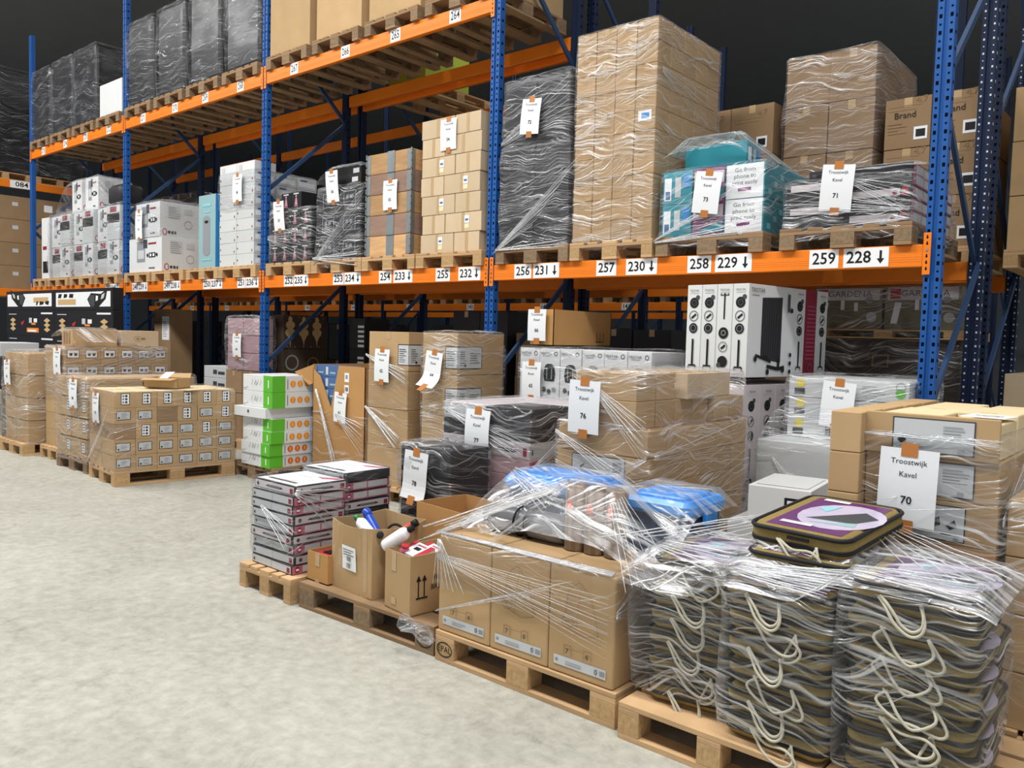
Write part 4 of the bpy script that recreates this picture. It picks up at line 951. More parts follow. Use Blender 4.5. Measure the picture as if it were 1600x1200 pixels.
film('film round the large pale carton below sign 69', Fr(-1.425, 5.11), -.82, 0, 0, 1.1, .2, .91, FILM_H, top=.3, amp=.012, strands=(((-.7, -.02, .8), (-.55, -.02, .6), 4, (.03, .08), .006),))
tent('cone of film between the two parts of the stack with sign 69', -2.25, -1.4, 5.08, 5.6, [(-2.17, -1.41, 5.41, 6.0, 1.14)], slope=.9, zmin=.92, m=FILM_H)
sign(69, -1.83, 5.385, 1.15, 'white paper sign numbered 69 on the long white cartons', tilt=-.07)

# ================================================================== stack 70 in the foreground
pallet(-1.18, -.56, 3.38, 4.58, 0, 'pallet under the picture carton pile of sign 70')
fr = Fr(-.565, 3.41); h = .162; w = .472
def picface(w, h):
    s = fr_panel(-w*.27, .015, w*.27, h-.02, lgrey, .004) + [('p', [(-w*.22, .07), (-w*.17, .09), (-w*.15, .06), (-w*.2, .05)], ink), ('p', [(w*.04, .09), (w*.09, .1), (w*.1, .07), (w*.05, .06)], ink), ('p', [(w*.14, .07), (w*.2, .095), (w*.22, .07), (w*.17, .055)], ink), ('r', w*.1, .035, w*.18, .04, dgrey), ('r', w*.2, .02, w*.235, .035, grey)]
    return s
def picface2(w, h):
    return fr_panel(-w*.27, .02, w*.32, h-.02, lgrey, .005, dgrey) + txtlines(w*.1, .07, w*.3, .13, 5) + [('p', [(-w*.24, .06), (-w*.2, .08), (-w*.17, .06), (-w*.21, .045)], ink), ('r', w*.21, .025, w*.26, .04, grey)]
cA = carton('picture_carton', 'carton', w, .3, h, card, [('picture', '-y', picface2(w, h))]); cB = carton('picture_carton', 'carton', w, .3, h, card, [('picture', '-y', picface(w, h))]); cC = carton('picture_carton', 'carton', w, .3, h, card_orange)
cL = carton('picture_carton', 'carton', w, .3, h, lid_m, [('picture', '-y', [('r', -w/2, 0, w/2, h-.004, card)] + picface2(w, h)), ('lid', '+x', [('r', -.15, 0, .15, h-.004, card)])])
z = .144
stack(fr, lambda i, j, k: {5: cA, 4: cB}.get(k, cC), 1, 4, 6, w, .3, h, z, lambda i, j, k: 'brown carton with grey lamp picture' if k > 3 and j == 0 else 'plain brown carton', 'sign 70 pile', 'brown cartons with sign 70')
cM = carton('narrow_carton', 'carton', .12, .3, h, card, bev=.004)
for k in range(7):
    for j in range(4 if k == 6 else 1): cM.place((-1.1, 3.48+.3*j, z+k*h-(.006)), .03, f'narrow brown carton beside the stack with sign 70, {lay(6-k)}, {ORD[j]} back', 'narrow brown cartons beside sign 70')
# open lids lie over the top layer
def lid(x0, x1, y0, y1, zz, lab, tiltx=0, rz=0):
    x0 += .006; x1 -= .006; y0 += .006; y1 -= .006; h = .162+random.uniform(-.012, .006)
    b = MB(); b.box(-(x1-x0)/2, (x1-x0)/2, -(y1-y0)/2, (y1-y0)/2, 0, h-.012, lid_m, .006); b.box(-.03, .03, -(y1-y0)/2+.02, -(y1-y0)/2+.035, h-.0125, h-.011, tan_p)
    o = b.build('lidded_carton', loc=((x0+x1)/2, (y0+y1)/2, zz), rz=rz); return tag(o, lab, 'carton', 'pale lidded cartons on top of sign 70')
zt = .144+6*h
cT = carton('picture_carton', 'carton', w, .02, h, card, [('picture', '-y', picface2(w, h))])
lid_xy = [(-1.035, -.80, 3.42, 3.98, 'front one nearest the sign'), (-.79, -.575, 3.42, 3.80, 'front one at the corner'), (-1.035, -.82, 4.0, 4.6, 'back one in the inner row'), (-.81, -.575, 3.815, 4.25, 'middle one at the outer edge'), (-.80, -.575, 4.27, 4.62, 'back one at the outer edge')]
for a in lid_xy: lid(*a[:4], zt, f'pale lidded carton on top of sign 70 pile, {a[4]}')
cT.place((-.805, 3.405, zt), 0, 'brown carton front with grey picture behind sign 70, top layer', 'brown cartons with sign 70')
b = MB(); draw(b, lambda u, v, e: (u, v, e), [('r', -.08, -.1, .08, .1, white), ('o', 0, .02, .05, .006, dgrey, .03), ('o', .01, .0, .03, .005, dgrey, .02)]); lb = b.build('paper_label', loc=(-.66, 3.66, zt+h-.009), rz=-.1); tag(lb, 'white label with dark scribble on a pale lidded carton', 'label')
wide = carton('outer_carton', 'carton', .42, .36, .21, card, tape=True)
for j in range(3):
    for k in range(4): wide.place((-.33, 3.62+.38*j, .144+.212*k), 0, f'plain brown carton at the outer side of sign 70, {lay(3-k)}, {ORD[j]} back', 'outer brown cartons beside sign 70')
pallet(-.54, -.12, 3.42, 4.6, 0, 'pallet under the outer brown cartons beside sign 70')
film('film round the brown stack with sign 70', Fr(-.56, 3.40), -.6, 0, 0, 1.2, .2, 1.2, FILM, top=.05, amp=.008, strands=(((.012, .02, .9), (.012, .8, 1.1), 9, (0, 0, .3), .003), ((-.55, -.02, 1.19), (.0, -.02, 1.185), 4, (0, .02), .004), ((-.5, -.02, .85), (0, -.02, .75), 6, (0, .14), .0018)))
film('film round the outer brown cartons beside sign 70', Fr(-.115, 3.44), -.425, 0, 0, 1.12, .2, .99, FILM, top=.1, amp=.008)
sign(70, -.865, 3.365, .995, 'white paper sign numbered 70 on the brown picture cartons', tilt=-.02, curl=.004)
# dark flat carton far right, white carton between stacks
pallet(-.75, .2, 5.2, 6.2, 0, 'pallet under the black cartons behind sign 70', along='x')
dk = carton('black_flat_carton', 'carton', .95, .6, .27, blackbox, [('print', 'top', [('r', -.46, -.29, .46, .29, dgrey)]), ('print', '-x', [('r', -.3, .0, .3, .26, white)])])
stack(Fr(.2, 5.3), dk, 1, 1, 4, .96, .6, .275, .144, 'black carton with pale end', 'behind sign 70', 'black cartons behind sign 70')
sw = carton('small_white_carton', 'carton', .34, .5, .2, wbox, [('print', '-y', [('r', .03, .05, .13, .15, ink), ('r', .045, .05, .115, .135, white)]), ('print', 'top', [('r', -.14, -.2, .14, .2, lgrey), ('r', -.135, -.195, .135, .195, wbox)])])
sw.place((-1.78, 4.55, .552), .12, 'small white carton with black frame print between the stacks', 'small white cartons')
gb = carton('grey_carton', 'carton', .5, .6, .405, wbox_g); gb.place((-1.78, 4.55, .145), .05, 'pale grey carton below the small white carton', 'small white cartons')
pallet(-2.1, -1.42, 4.2, 4.95, 0, 'pallet under the small white carton between the stacks')

# ================================================================== pallet of open cartons with bottles
pal2 = pallet(-3.79, -2.75, 2.66, 3.46, 0, 'weathered pallet under the open cartons with bottles', old=True, along='x', rz=.03)
def open_carton(x, y, z, w, d, h, rz, lab, m=card, bow=0, extra=(), flaps=0):
    W, D, t = w/2, d/2, .005; b = MB(); b.box(-W, W, -D, D, 0, .006, card_in)
    def wall(ax, ay, bx, by, nx, ny):
        n = 8; vs = []; fs = []
        for i in range(n+1):
            q = i/n; px, py = ax+(bx-ax)*q, ay+(by-ay)*q
            for zz in (0, h*.5, h):
                bo = bow*math.sin(math.pi*q)*(zz/h)**2; dz = -.02*math.sin(math.pi*q)*(zz/h)*bow/.03 if bow else 0
                vs += [(px+nx*bo, py+ny*bo, zz+dz), (px+nx*(bo-t), py+ny*(bo-t), zz+dz)]
        for i in range(n):
            for k in range(2):
                a = i*6+k*2; c = a+6
                fs += [(a, c, c+2, a+2), (a+1, a+3, c+3, c+1)]
            a = i*6+4; fs.append((a, a+6, a+7, a+1))
        b.add(vs, fs, m)
    wall(-W, -D, W, -D, 0, -1); wall(W, -D, W, D, 1, 0); wall(W, D, -W, D, 0, 1); wall(-W, D, -W, -D, -1, 0)
    o = b.build('open_carton', loc=(x, y, z), rz=rz); tag(o, lab, 'carton', 'open cartons on the weathered pallet')
    for nm, fc, sh in extra: decal(o, nm, fc, (w+.001, d+.001, h), sh)
    return o
tp = lambda x, y0, y1, w=.02: ('r', x-w, y0, x+w, y1, tape_m)
oA = open_carton(-3.69, 2.80, .145, .185, .2, .165, 0, 'small open carton with red contents on the weathered pallet', card_orange, extra=[('packing_tape', '-y', [tp(0, .09, .165), tp(0, .0, .02)])])
b = MB(); b.box(-.075, .075, -.08, .08, .006, .15, redp, .008); b.box(-.03, .03, -.04, .04, .15, .156, ink); rb = b.build('red_case', loc=(-3.69, 2.8, .146)); tag(rb, 'red case lying in the small open carton', 'case')
oB = open_carton(-3.41, 2.90, .145, .36, .36, .375, -.06, 'large open carton with white barcode label and bottles inside', card, bow=.022)
def front_map(u, v, e): bo = .022*math.sin(math.pi*(u/.36+.5))*(v/.375)**2; return (u, -.18-bo-e, v)
mb = MB(); draw(mb, lambda u, v, e: front_map(u, v, e+.001), [('r', -.075+.13*i/6, .12+.065*k, -.075+.13*(i+1)/6, .12+.065*(k+1), white) for i in range(6) for k in range(2)] + txtlines(-.06, .2, .04, .24, 3, dgrey) + barcode(-.025, .17, .015, .195, 8) + barcode(-.025, .132, .015, .16, 7)); mb.build('shipping_label', oB)
mb = MB()
for x in (-.165, -.1, .125):
    for q in range(5): mb.add([front_map(x-.016, .03+.34*q/5+.1*(x < 0)*(1-q/5), .001), front_map(x+.016, .03+.34*q/5+.1*(x < 0)*(1-q/5), .001), front_map(x+.016, .03+.34*(q+1)/5+.1*(x < 0)*(1-(q+1)/5), .001), front_map(x-.016, .03+.34*(q+1)/5+.1*(x < 0)*(1-(q+1)/5), .001)], [(0, 1, 2, 3)], tape_m)
mb.build('packing_tape', oB)
b = MB(); b.box(-.165, .165, -.165, .165, .006, .26, dgrey, .03); fill = b.build('dark_bundle', loc=(-3.41, 2.90, .146), rz=-.06); tag(fill, 'dark bundle of straps filling the large open carton', 'bundle')
def bottle(x, y, z, L, r, m, capm, tilt, az, lab, cat='bottle', neck=True):
    e = MB(); e.lathe(0, 0, [(r*.9, 0), (r, .01), (r, L*.68), (r*.8, L*.76), (r*.4, L*.82), (r*.4, L*.86)] if neck else [(r*.95, 0), (r, .006), (r, L*.8), (r*.96, L*.81)], m, 16)
    o = e.build('bottle', smooth=True); c = MB(); c.lathe(0, 0, [(r*.5, L*.85), (r*.5, L*.99), (r*.42, L)] if neck else [(r*1.02, L*.8), (r*1.02, L*.99), (r*.9, L)], capm, 14); c.build('cap', o, smooth=True)
    if not neck:
        c = MB(); c.lathe(0, 0, [(r*1.005, L*.2), (r*1.01, L*.21), (r*1.01, L*.6), (r*1.005, L*.61)], m, 14); c.build('label_band', o, smooth=True)
    o.location = (x, y, z); o.rotation_euler = (0, tilt, az); return tag(o, lab, cat, 'things in the open cartons')
bott_b = mat('bottle_blue', '#1f49b4', .3, .5); green_d = mat('bottle_green', '#2f7d46', .4, .4); orange_b = mat('tool_orange', '#e0562a', .4, .4); redb = mat('tool_red', '#c03a34', .4, .4)
bottle(-3.33, 2.86, .40, .25, .024, bott_b, bott_b, -.95, -.2, 'blue capped roll sticking out of the large open carton', 'roll', neck=False)
bottle(-3.36, 2.82, .43, .2, .032, white, green_d, -1.1, -.1, 'white bottle with green cap in the large open carton')
bottle(-3.30, 2.9, .44, .16, .02, redb, ink, 1.0, .6, 'red tube lying in the large open carton', 'tube', neck=False)
bottle(-3.30, 2.80, .45, .11, .018, orange_b, ink, 1.2, -.6, 'orange tube with black cap in the large open carton', 'tube', neck=False)
def torus(x, y, z, R, r, m, rot, lab, cat):
    e = MB(); e.tube([(R*math.cos(a*math.pi/10), R*math.sin(a*math.pi/10), 0) for a in range(20)], r, m, 8, closed=True); o = e.build('cable_coil', smooth=True); o.location = (x, y, z); o.rotation_euler = rot
    return tag(o, lab, cat, 'things in the open cartons')
torus(-3.26, 2.88, .47, .045, .007, ink, (1.2, .3, .4), 'black cable coil in the large open carton', 'cable')
torus(-3.29, 2.84, .44, .04, .006, dgrey, (.6, .3, .4), 'grey cable coil below the black one in the large open carton', 'cable')
bottle(-3.20, 2.76, .43, .2, .034, white, ink, .95, .35, 'white bottle with black cap lying over the carton edge')
oC = open_carton(-3.0, 2.855, .145, .22, .33, .30, -.13, 'open carton with arrow print and red white packs', card, extra=[('packing_tape', '-y', [tp(-.03, .2, .3), tp(-.03, .03, .07)]),
    ('print', '+x', [('l', [(-.115, .09), (-.115, .18)], .007, ink), ('l', [(-.08, .09), (-.08, .18)], .007, ink), ('p', [(-.13, .17), (-.1, .17), (-.115, .2)], ink), ('p', [(-.095, .17), (-.065, .17), (-.08, .2)], ink), ('l', [(-.13, .085), (-.06, .085)], .008, ink), ('t', 'FRAGILE', .04, .175, .026, ink), ('t', 'BREEKBAAR', .055, .13, .026, ink)])])
b = MB(); b.box(-.095, .095, -.15, .15, .006, .25, lgrey, .02); bb_ = b.build('white_bundle', loc=(-3.0, 2.855, .146), rz=-.13); tag(bb_, 'pale bundle filling the open carton with arrow print', 'bundle')
pk = carton('blister_pack', 'pack', .15, .12, .025, white, [('print', 'top', [('r', .04, -.06, .075, .06, redp), ('r', -.075, -.06, -.05, .06, redp), ('r', -.02, -.01, .02, .015, ink), ('r', -.03, .03, .03, .04, pinkp)])], bev=.004)
o = pk.place((-3.005, 2.81, .42), .0, 'flat white pack with red ends in the carton with arrow print', 'things in the open cartons'); o.rotation_euler = (.22, .1, -.05)
o = pk.place((-3.0, 2.9, .40), -.13, 'second white pack with red ends lower in the carton with arrow print', 'things in the open cartons')
bottle(-2.93, 2.95, .40, .09, .02, yellowp, redb, 0, 0, 'small yellow bottle with red cap in the carton with arrow print', neck=False)
bottle(-3.06, 2.76, .40, .07, .02, pinkp, redp, .3, 0, 'small pink bottle in the carton with arrow print', neck=False)
oD = open_carton(-3.17, 3.31, .145, .4, .36, .44, -.12, 'empty open carton behind the large one', card_orange, extra=[('shipping_label', '+x', [('r', -.1, .37, .08, .42, white)])])
b = MB(); rounded(b, -.07, .07, -.1, .1, 0, .24, .02, clearv, rim=.008); rounded(b, -.08, .08, -.11, .11, .24, .26, .02, sky_p, rim=.006); tb = b.build('storage_tub', loc=(-2.83, 3.12, .145), rz=-.12); tag(tb, 'small clear tub with pale blue lid beside the empty open carton', 'tub')
mpE = lambda u, v, e: (u, -.6-e, v)
def stamp(pal, x, dims_y, lab=None):
    mb = MB(); draw(mb, lambda u, v, e: (x+u, -dims_y-e, .062+v), [('o', 0, 0, .048, .005, ink, .034), ('t', 'EPAL', 0, 0, .028, ink, .95)]); o = mb.build('stamp', pal); return o
# twisted tail of film
b = MB(); pts = [(-2.90, 2.60, .12), (-2.86, 2.6, .155), (-2.80, 2.61, .14), (-2.76, 2.63, .115), (-2.71, 2.64, .09)]
b.tube(pts, [.012, .045, .028, .04, .022], white, 12); tl = b.build('twisted_film_tail', smooth=True); tl.data.materials[0] = FILM_H
for v in tl.data.vertices: v.co += Vector((noise.noise(v.co*40), noise.noise(v.co*43+Vector((9, 0, 0))), noise.noise(v.co*37+Vector((0, 7, 0)))))*.014
set_uv(tl.data, [(v.co.x*3, v.co.z*2) for v in tl.data.vertices]); tag(tl, 'twisted tail of clear film hanging at the weathered pallet', 'stretch film')

# ================================================================== pallet of tall cartons with tubs, tube and rolls on top
p3 = pallet(-2.71, -1.70, 2.66, 3.46, 0, 'pallet with round stamps under the three tall cartons', along='x')
mb = MB(); draw(mb, lambda u, v, e: (.4+e, -.5275+u, .062+v), [('o', 0, 0, .06, .006, ink, .036), ('t', 'EPAL', 0, 0, .03, ink, 1.15)]); 
# boards run along x: the near long side of the pallet is its local +x side after the quarter turn
so = mb.build('stamp', p3); so['label'] = 'round burnt stamp'
for v in so.data.vertices: v.co.x = -v.co.x; v.co.y = -v.co.y
mb = MB(); draw(mb, lambda u, v, e: (-.4-e, -.5275-u, .062+v), [('o', 0, 0, .06, .006, ink, .036), ('t', 'EPAL', 0, 0, .03, ink, 1.15)]); so2 = mb.build('stamp', pal2); so2['label'] = 'round burnt stamp'
w, d, h = .327, .72, .453
lineart = [('l', [(-.08, .24), (-.06, .36), (-.01, .40), (.05, .35), (.08, .25), (.09, .2), (.02, .18), (-.05, .2), (-.08, .24)], .003, card_dark), ('l', [(-.06, .3), (.05, .27)], .002, card_dark), ('l', [(-.05, .34), (.05, .31)], .002, card_dark), ('l', [(-.02, .19), (0, .38)], .002, card_dark), ('o', -.06, .23, .03, .003, card_dark)]
def tallc(n1, n2, art):
    f = [('r', -.13, .035, .13, .075, lgrey), ('c', -.115, .055, .008, grey), ('t', '0', .085, .055, .022, dgrey), ('r', .1, .045, .125, .065, grey)] + txtlines(-.07, .045, .04, .065, 2)
    for q, x in ((n1, -.06), (n2, .04)): f += [('l', [(x-.018, .085), (x-.018, .125), (x+.018, .125), (x+.018, .085)], .003, card_dark), ('t', q, x, .103, .022, dgrey)]
    f += [('l', [(-.042, .115), (.02, .115)], .002, card_dark)] + (lineart if art else [])
    return carton('tall_carton', 'carton', w, d, h, card, [('print', '-y', f)], bev=.008)
ta, tb_ = tallc('7', '6', False), tallc('7', '6', True)
for i, (pr, nm) in enumerate(((ta, 'the far one'), (tb_, 'the middle one'), (tb_, 'the nearest one'))): pr.place((-2.543+.329*i, 2.67+d/2, .145), 0, f'tall brown carton with outline drawing and white strip, {nm}' if i else f'tall brown carton with white strip, {nm} beside the arrow carton', 'tall brown cartons in the foreground')
def tubbox(x0, x1, y0, y1, z, h, lab, lift=.05):
    r = empty('storage_box', ((x0+x1)/2, (y0+y1)/2, z)); W, D = (x1-x0)/2, (y1-y0)/2
    b = MB(); rounded(b, -W+.02, W-.02, -D+.02, D-.02, 0, h, .04, navy, rim=.01)
    for q in range(5): b.box(-W+.06+q*(2*W-.14)/4, -W+.075+q*(2*W-.14)/4, -D+.012, -D+.022, .03, h-.05, navy)
    b.build('body', r, smooth=False)
    b = MB(); rounded(b, -W, W, -D, D, h-.02, h+lift, .05, lidblue, rim=.02); rounded(b, -W+.05, W-.05, -D+.05, D-.05, h+lift-.01, h+lift+.012, .04, lidblue, rim=.008); b.build('lid', r)
    for s in (-1, 1):
        b = MB(); b.box(s*W-.012, s*W+.012, -.05, .05, h-.06, h+.02, lidblue, .004); b.build('clip', r)
    return tag(r, lab, 'storage box', 'navy storage boxes with blue lids')
tubbox(-2.66, -2.12, 3.04, 3.4, .6, .2, 'navy storage box with blue lid behind the grey tube')
tubbox(-1.98, -1.62, 3.06, 3.42, .6, .2, 'navy storage box with bright blue lid beside the brown rolls')
b = MB(); b.lathe(2.93, .668, [(.05, -2.63), (.062, -2.62), (.062, -2.43), (.055, -2.42), (.055, -2.36), (.066, -2.35), (.066, -2.2), (.06, -2.16)], tube_g, 20, axis='x')
tu = b.build('grey_tube', smooth=True); tag(tu, 'grey plastic tube lying on the tall cartons under film', 'tube')
for x in (-2.42, -2.36):
    b = MB(); b.tube([(x, 2.93+.07*math.cos(a*math.pi/8), .668+.07*math.sin(a*math.pi/8)) for a in range(16)], .005, ink, 6, closed=True); b.build('ring', tu, smooth=True)
for i, x in enumerate((-2.10, -2.0, -1.90)):
    b = MB(); b.lathe(0, 0, [(.046, 0), (.05, .004), (.05, .285), (.046, .29), (.02, .288)], roll_m, 20); o = b.build('brown_roll', loc=(x, 2.915+.008*i, .6), smooth=True); tag(o, f'upright striped brown roll on the tall cartons, {("nearest the grey tube", "middle one", "nearest the blue lid")[i]}', 'roll', 'upright striped rolls')
    b = MB(); b.box(-.012, .012, -.053, -.048, .18, .22, orange_b); b.build('orange_sticker', o)
tent('film tent over the storage boxes, tube and rolls', -2.72, -1.58, 2.67, 3.46, [(-2.6, -2.16, 3.08, 3.36, .865), (-1.96, -1.66, 3.08, 3.4, .868), (-2.15, -1.86, 2.88, 2.98, .895)], slope=.95, zmin=.601, m=FILM_T, res=.02, amp=.006)
film('film round the three tall cartons', Fr(-1.72, 2.67), -.987, 0, 0, .72, .36, .6, FILM_L, top=.04, amp=.004, strands=(((-.97, -.02, .58), (-.9, -.025, .36), 7, (.2, .0), .003), ((-.98, -.02, .5), (-.02, -.02, .4), 12, (0, .24), .0014), ((-.98, -.02, .24), (-.3, -.02, .5), 6, (.2, .1), .0014), ((.006, .0, .45), (.006, .3, .5), 9, (0, 0, .3), .0014)))

# ================================================================== quilted steam-mop bags in stacks
def smooth_pts(q, n=4):
    P = [Vector(p) for p in q]; P = [2*P[0]-P[1]]+P+[2*P[-1]-P[-2]]; o = []
    for i in range(1, len(P)-2):
        for k in range(n):
            t = k/n; a, b, c, d = P[i-1:i+3]
            o.append(.5*((2*b)+(c-a)*t+(2*a-5*b+4*c-d)*t*t+(3*b-a-3*c+d)*t**3))
    return [tuple(p) for p in o+[P[-2]]]
def make_bag(v):
    w, d, h = .37, .50, .095; r = empty('carry_bag')
    b = MB(); e = rounded(b, -w/2, w/2, -d/2, d/2, .004, h-.004, .05, khaki, rim=.02); b.build('body', r, smooth=True)
    for z in (h-.012,):
        b = MB(); b.tube([(x, y, z) for x, y in e], .008, bagblack, 6, closed=True); b.build('piping', r, smooth=True)
    b = MB(); rounded(b, -w/2-.003, w/2+.003, -d/2-.003, d/2+.003, .03, .046, .05, bagblack, rim=.002); b.build('zip_band', r)
    b = MB(); draw(b, lambda u, v, q: (u, v, h-.004+q), [('p', [(-w/2+.055, -d/2+.03), (w/2-.035, -d/2+.03), (w/2-.035, d/2-.04), (-w/2+.055, d/2-.04)], purple), ('c', .05, .0, .15, clearv, .17), ('p', [(-.05, -.08), (.1, .1), (.17, .04), (.12, -.06)], dgrey), ('p', [(-.02, -.12), (.14, -.1), (.13, -.05)], sky_p), ('p', [(-.07, .07), (.0, .13), (-.02, .03)], teal_l), ('r', -.1, -.18, .02, -.15, lgrey), ('r', -.1, d/2-.075, .0, d/2-.05, white)])
    b.build('picture_card', r)
    b = MB()
    y = -d/2-.012
    q1 = [(-.07, .01, .055), (-.05, -.006, .045), (-.02, -.014, .012), (.0, -.016, -.015), (.03, -.018, -.028), (.055, -.016, -.012), (.058, -.01, .02), (.045, .006, .05)]
    q2 = [(-.075, .012, .05), (-.05, -.008, .03), (-.02, -.02, -.012), (.02, -.022, -.04), (.05, -.02, -.035), (.064, -.016, -.005), (.05, .004, .048)]
    if v == 1: q1 = [(-.06, .01, .05), (-.09, -.01, .02), (-.04, -.016, -.02), (.03, -.018, -.03), (.09, -.016, -.045), (.11, -.014, -.02), (.06, .006, .045)]; q2 = q2[:4] + [(.08, -.02, .0), (.06, .004, .045)]
    if v == 2: q1 = [(-.08, .01, .05), (-.02, -.014, .03), (.05, -.018, .035), (.09, -.018, .0), (.07, -.018, -.035), (.03, -.016, -.04), (.06, .0, .04)]; q2 = [(x*1.2, yy, zz*.8+.01) for x, yy, zz in q2]
    for q in (q1, q2): b.tube([(x+(v-1)*.02, y+yy, zz) for x, yy, zz in smooth_pts(q)], .005, cord_m, 8)
    b.build('cord_handle', r, smooth=True)
    b = MB(); b.box(-.03, .05, -d/2-.006, -d/2, .058, .068, bagblack); b.build('zip_pull', r)
    return Proto(r, 'bag')
bags = [make_bag(v) for v in range(3)]
class bag:
    @staticmethod
    def place(*a): return random.choice(bags).place(*a)
pallet(-1.66, -.9, 2.62, 3.36, 0, 'pallet under the foremost bags', along='x'); pallet(-.89, -.3, 2.62, 3.36, 0, 'pallet under the outer bags', along='x')
stk = [(-1.45, 2.98, .16, 6, 'stack nearest the tall cartons', .6), (-1.065, 2.90, -.02, 6, 'middle front stack', 0), (-.66, 2.9, .02, 7, 'outer front stack', 0)]
for x, y, rz, n, nm, _ in stk:
    for k in range(n):
        o = bag.place((x+random.uniform(-.012, .012), y+random.uniform(-.012, .012), .146+k*.094), rz+random.uniform(-.05, .05), f'khaki bag with cord handle and purple picture card, {lay(n-1-k)}, {nm}', 'khaki carry bags')
bag.place((-1.06, 3.02, .715), .04, 'khaki bag lying under the loose bag on the middle stack', 'khaki carry bags').rotation_euler.x = .04
o = bag.place((-1.05, 3.06, .812), -.1, 'loose khaki bag with purple picture card on top of the wrapped bags', 'khaki carry bags'); o.rotation_euler.x = .09
bodies = [(-1.62, -1.28, 2.78, 3.2, .72), (-1.24, -.89, 2.68, 3.14, .72), (-.84, -.48, 2.68, 3.14, .812), (-1.22, -.9, 2.84, 3.24, .82)]
tent('thick film pulled over the stacks of bags', -1.70, -.42, 2.62, 3.36, bodies, slope=.8, zmin=.45, m=FILM_T, res=.02, amp=.007)
fq = Fr(-1.28, 2.76, .1)
film('film round the bags nearest the tall cartons', fq, -.37, 0, -.03, .46, .2, .70, FILM_H, amp=.022, top=.03, res=.03)
film('film round the middle front bags', Fr(-.875, 2.635), -.38, 0, 0, .5, .2, .70, FILM, amp=.008, top=.03, res=.03)
film('film round the outer front bags', Fr(-.47, 2.635), -.385, 0, 0, .5, .2, .79, FILM_H, amp=.01, top=.03, res=.03)
mb = MB()
def ropes(o, L, m=GATHER):
    mb = MB()
    for a, b, n, sp, w in L:
        a, b, sp = Vector(a), Vector(b), Vector(sp)
        for i in range(n):
            t = i/(n-1)-.5 if n > 1 else 0
            p = a+sp*t*.35; q = b+sp*t; mb.tube([p.lerp(q, s/6)+Vector((0, 0, random.uniform(-.003, .003))) for s in range(7)], w*random.uniform(.5, 1.2), m, 5)
    o2 = mb.build('gathered_film', o, smooth=True); set_uv(o2.data, [(v.co.x*3+v.co.y, v.co.z*2+v.co.y) for v in o2.data.vertices])
ropes([o for o in bpy.data.objects if o.get('label') == 'thick film pulled over the stacks of bags'][0],
      [((-1.2, 3.25, .86), (-1.55, 2.9, .75), 9, (.5, .5, .0), .003), ((-1.24, 2.72, .735), (-.6, 2.7, .8), 8, (0, .16, .05), .0035), ((-1.3, 2.75, .72), (-1.66, 2.9, .62), 6, (0, .1, .16), .003), ((-.9, 3.2, .86), (-.5, 2.8, .82), 7, (.2, .3, .02), .003), ((-.95, 3.3, .9), (-.6, 3.4, .95), 3, (0, .2, .2), .002)])

ropes([o for o in bpy.data.objects if o.get('label', '').startswith('film tent over the storage')][0],
      [((-2.14, 2.87, .88), (-2.68, 2.7, .64), 11, (.1, .3, .12), .0022), ((-2.2, 3.08, .88), (-2.7, 2.8, .62), 8, (.2, .3, 0), .003), ((-1.86, 2.87, .86), (-1.62, 2.72, .62), 7, (.05, .2, .1), .0022), ((-2.6, 3.06, .87), (-2.2, 2.86, .8), 6, (.1, .0, .1), .003), ((-2.7, 2.68, .605), (-1.74, 2.68, .608), 3, (0, .02, .008), .006)])
ropes([o for o in bpy.data.objects if o.get('label') == 'thick film pulled over the stacks of bags'][0],
      [((-1.24, 2.69, .735), (-.9, 2.68, .74), 8, (0, .2, .02), .004), ((-.84, 2.69, .82), (-.48, 2.69, .82), 6, (0, .2, .02), .0035), ((-1.6, 2.8, .74), (-1.3, 2.75, .74), 7, (0, .25, .03), .0035), ((-1.4, 3.2, .8), (-1.0, 3.15, .8), 6, (0, .2, .05), .003)])

# ================================================================== first rack level
ZL = ZB+.14; ZT = ZL+.144
def lpallet(x0, x1, nm, old=False, y0=5.5): pallet(x0, x1, y0, 6.7, ZL, f'pallet on rack level one under the {nm}', old, group='pallets on the first rack level')
Y1 = 5.53
# 71 flat grill cartons
lpallet(-2.32, -1.47, 'flat cartons with sign 71', True)
w, d, h = .4, .5, .078
def gf(k): return carton('grill_carton', 'carton', w, d, h, blackbox if k else charcoal, [('print', '-y', [('r', -w/2+.03, .015, w/2-.07, .06, lilac), ('r', w/2-.06, .01, w/2-.02, .068, crim), ('c', w/2-.1, .035, .015, crim)] if k else flatface(w, h, 'dark')), ('print', '+x', flatface(d, h, 'pink'))], bev=.003)
G0, G1 = gf(1), gf(0); fr = Fr(-1.49, Y1)
stack(fr, lambda i, j, k: G0 if (i+k) % 2 == 0 else G1, 2, 2, 4, .405, .51, h, ZT, 'flat white and crimson grill carton', 'sign 71 load', 'flat cartons with sign 71')
for i, x in enumerate((-.22, -.5)): G1.place(fr(x, .32, ZT+4*h), .1*i, f'flat dark carton lying on top under film, {("outer", "inner")[i]} one, with sign 71', 'flat cartons with sign 71')
film('film round the flat cartons with sign 71', fr, -.81, 0, 0, 1.02, ZL+.06, ZT+.315, FILM, top=.1, amp=.016, strands=(((-.0, -.03, ZT+.08), (-.8, -.03, ZT+.2), 7, (0, .2), .003), ((-.4, -.03, ZT+.3), (-.0, -.035, ZT+.12), 7, (0, .2), .003), ((0, -.02, ZT+.02), (-.8, -.02, ZT-.06), 5, (0, .08), .004)))
tent('bulging film over the flat cartons with sign 71', -2.33, -1.42, 5.5, 6.6, [(-1.95, -1.55, 5.75, 6.2, ZT+.41)], slope=.3, zmin=ZT+.325, m=FILM_T)
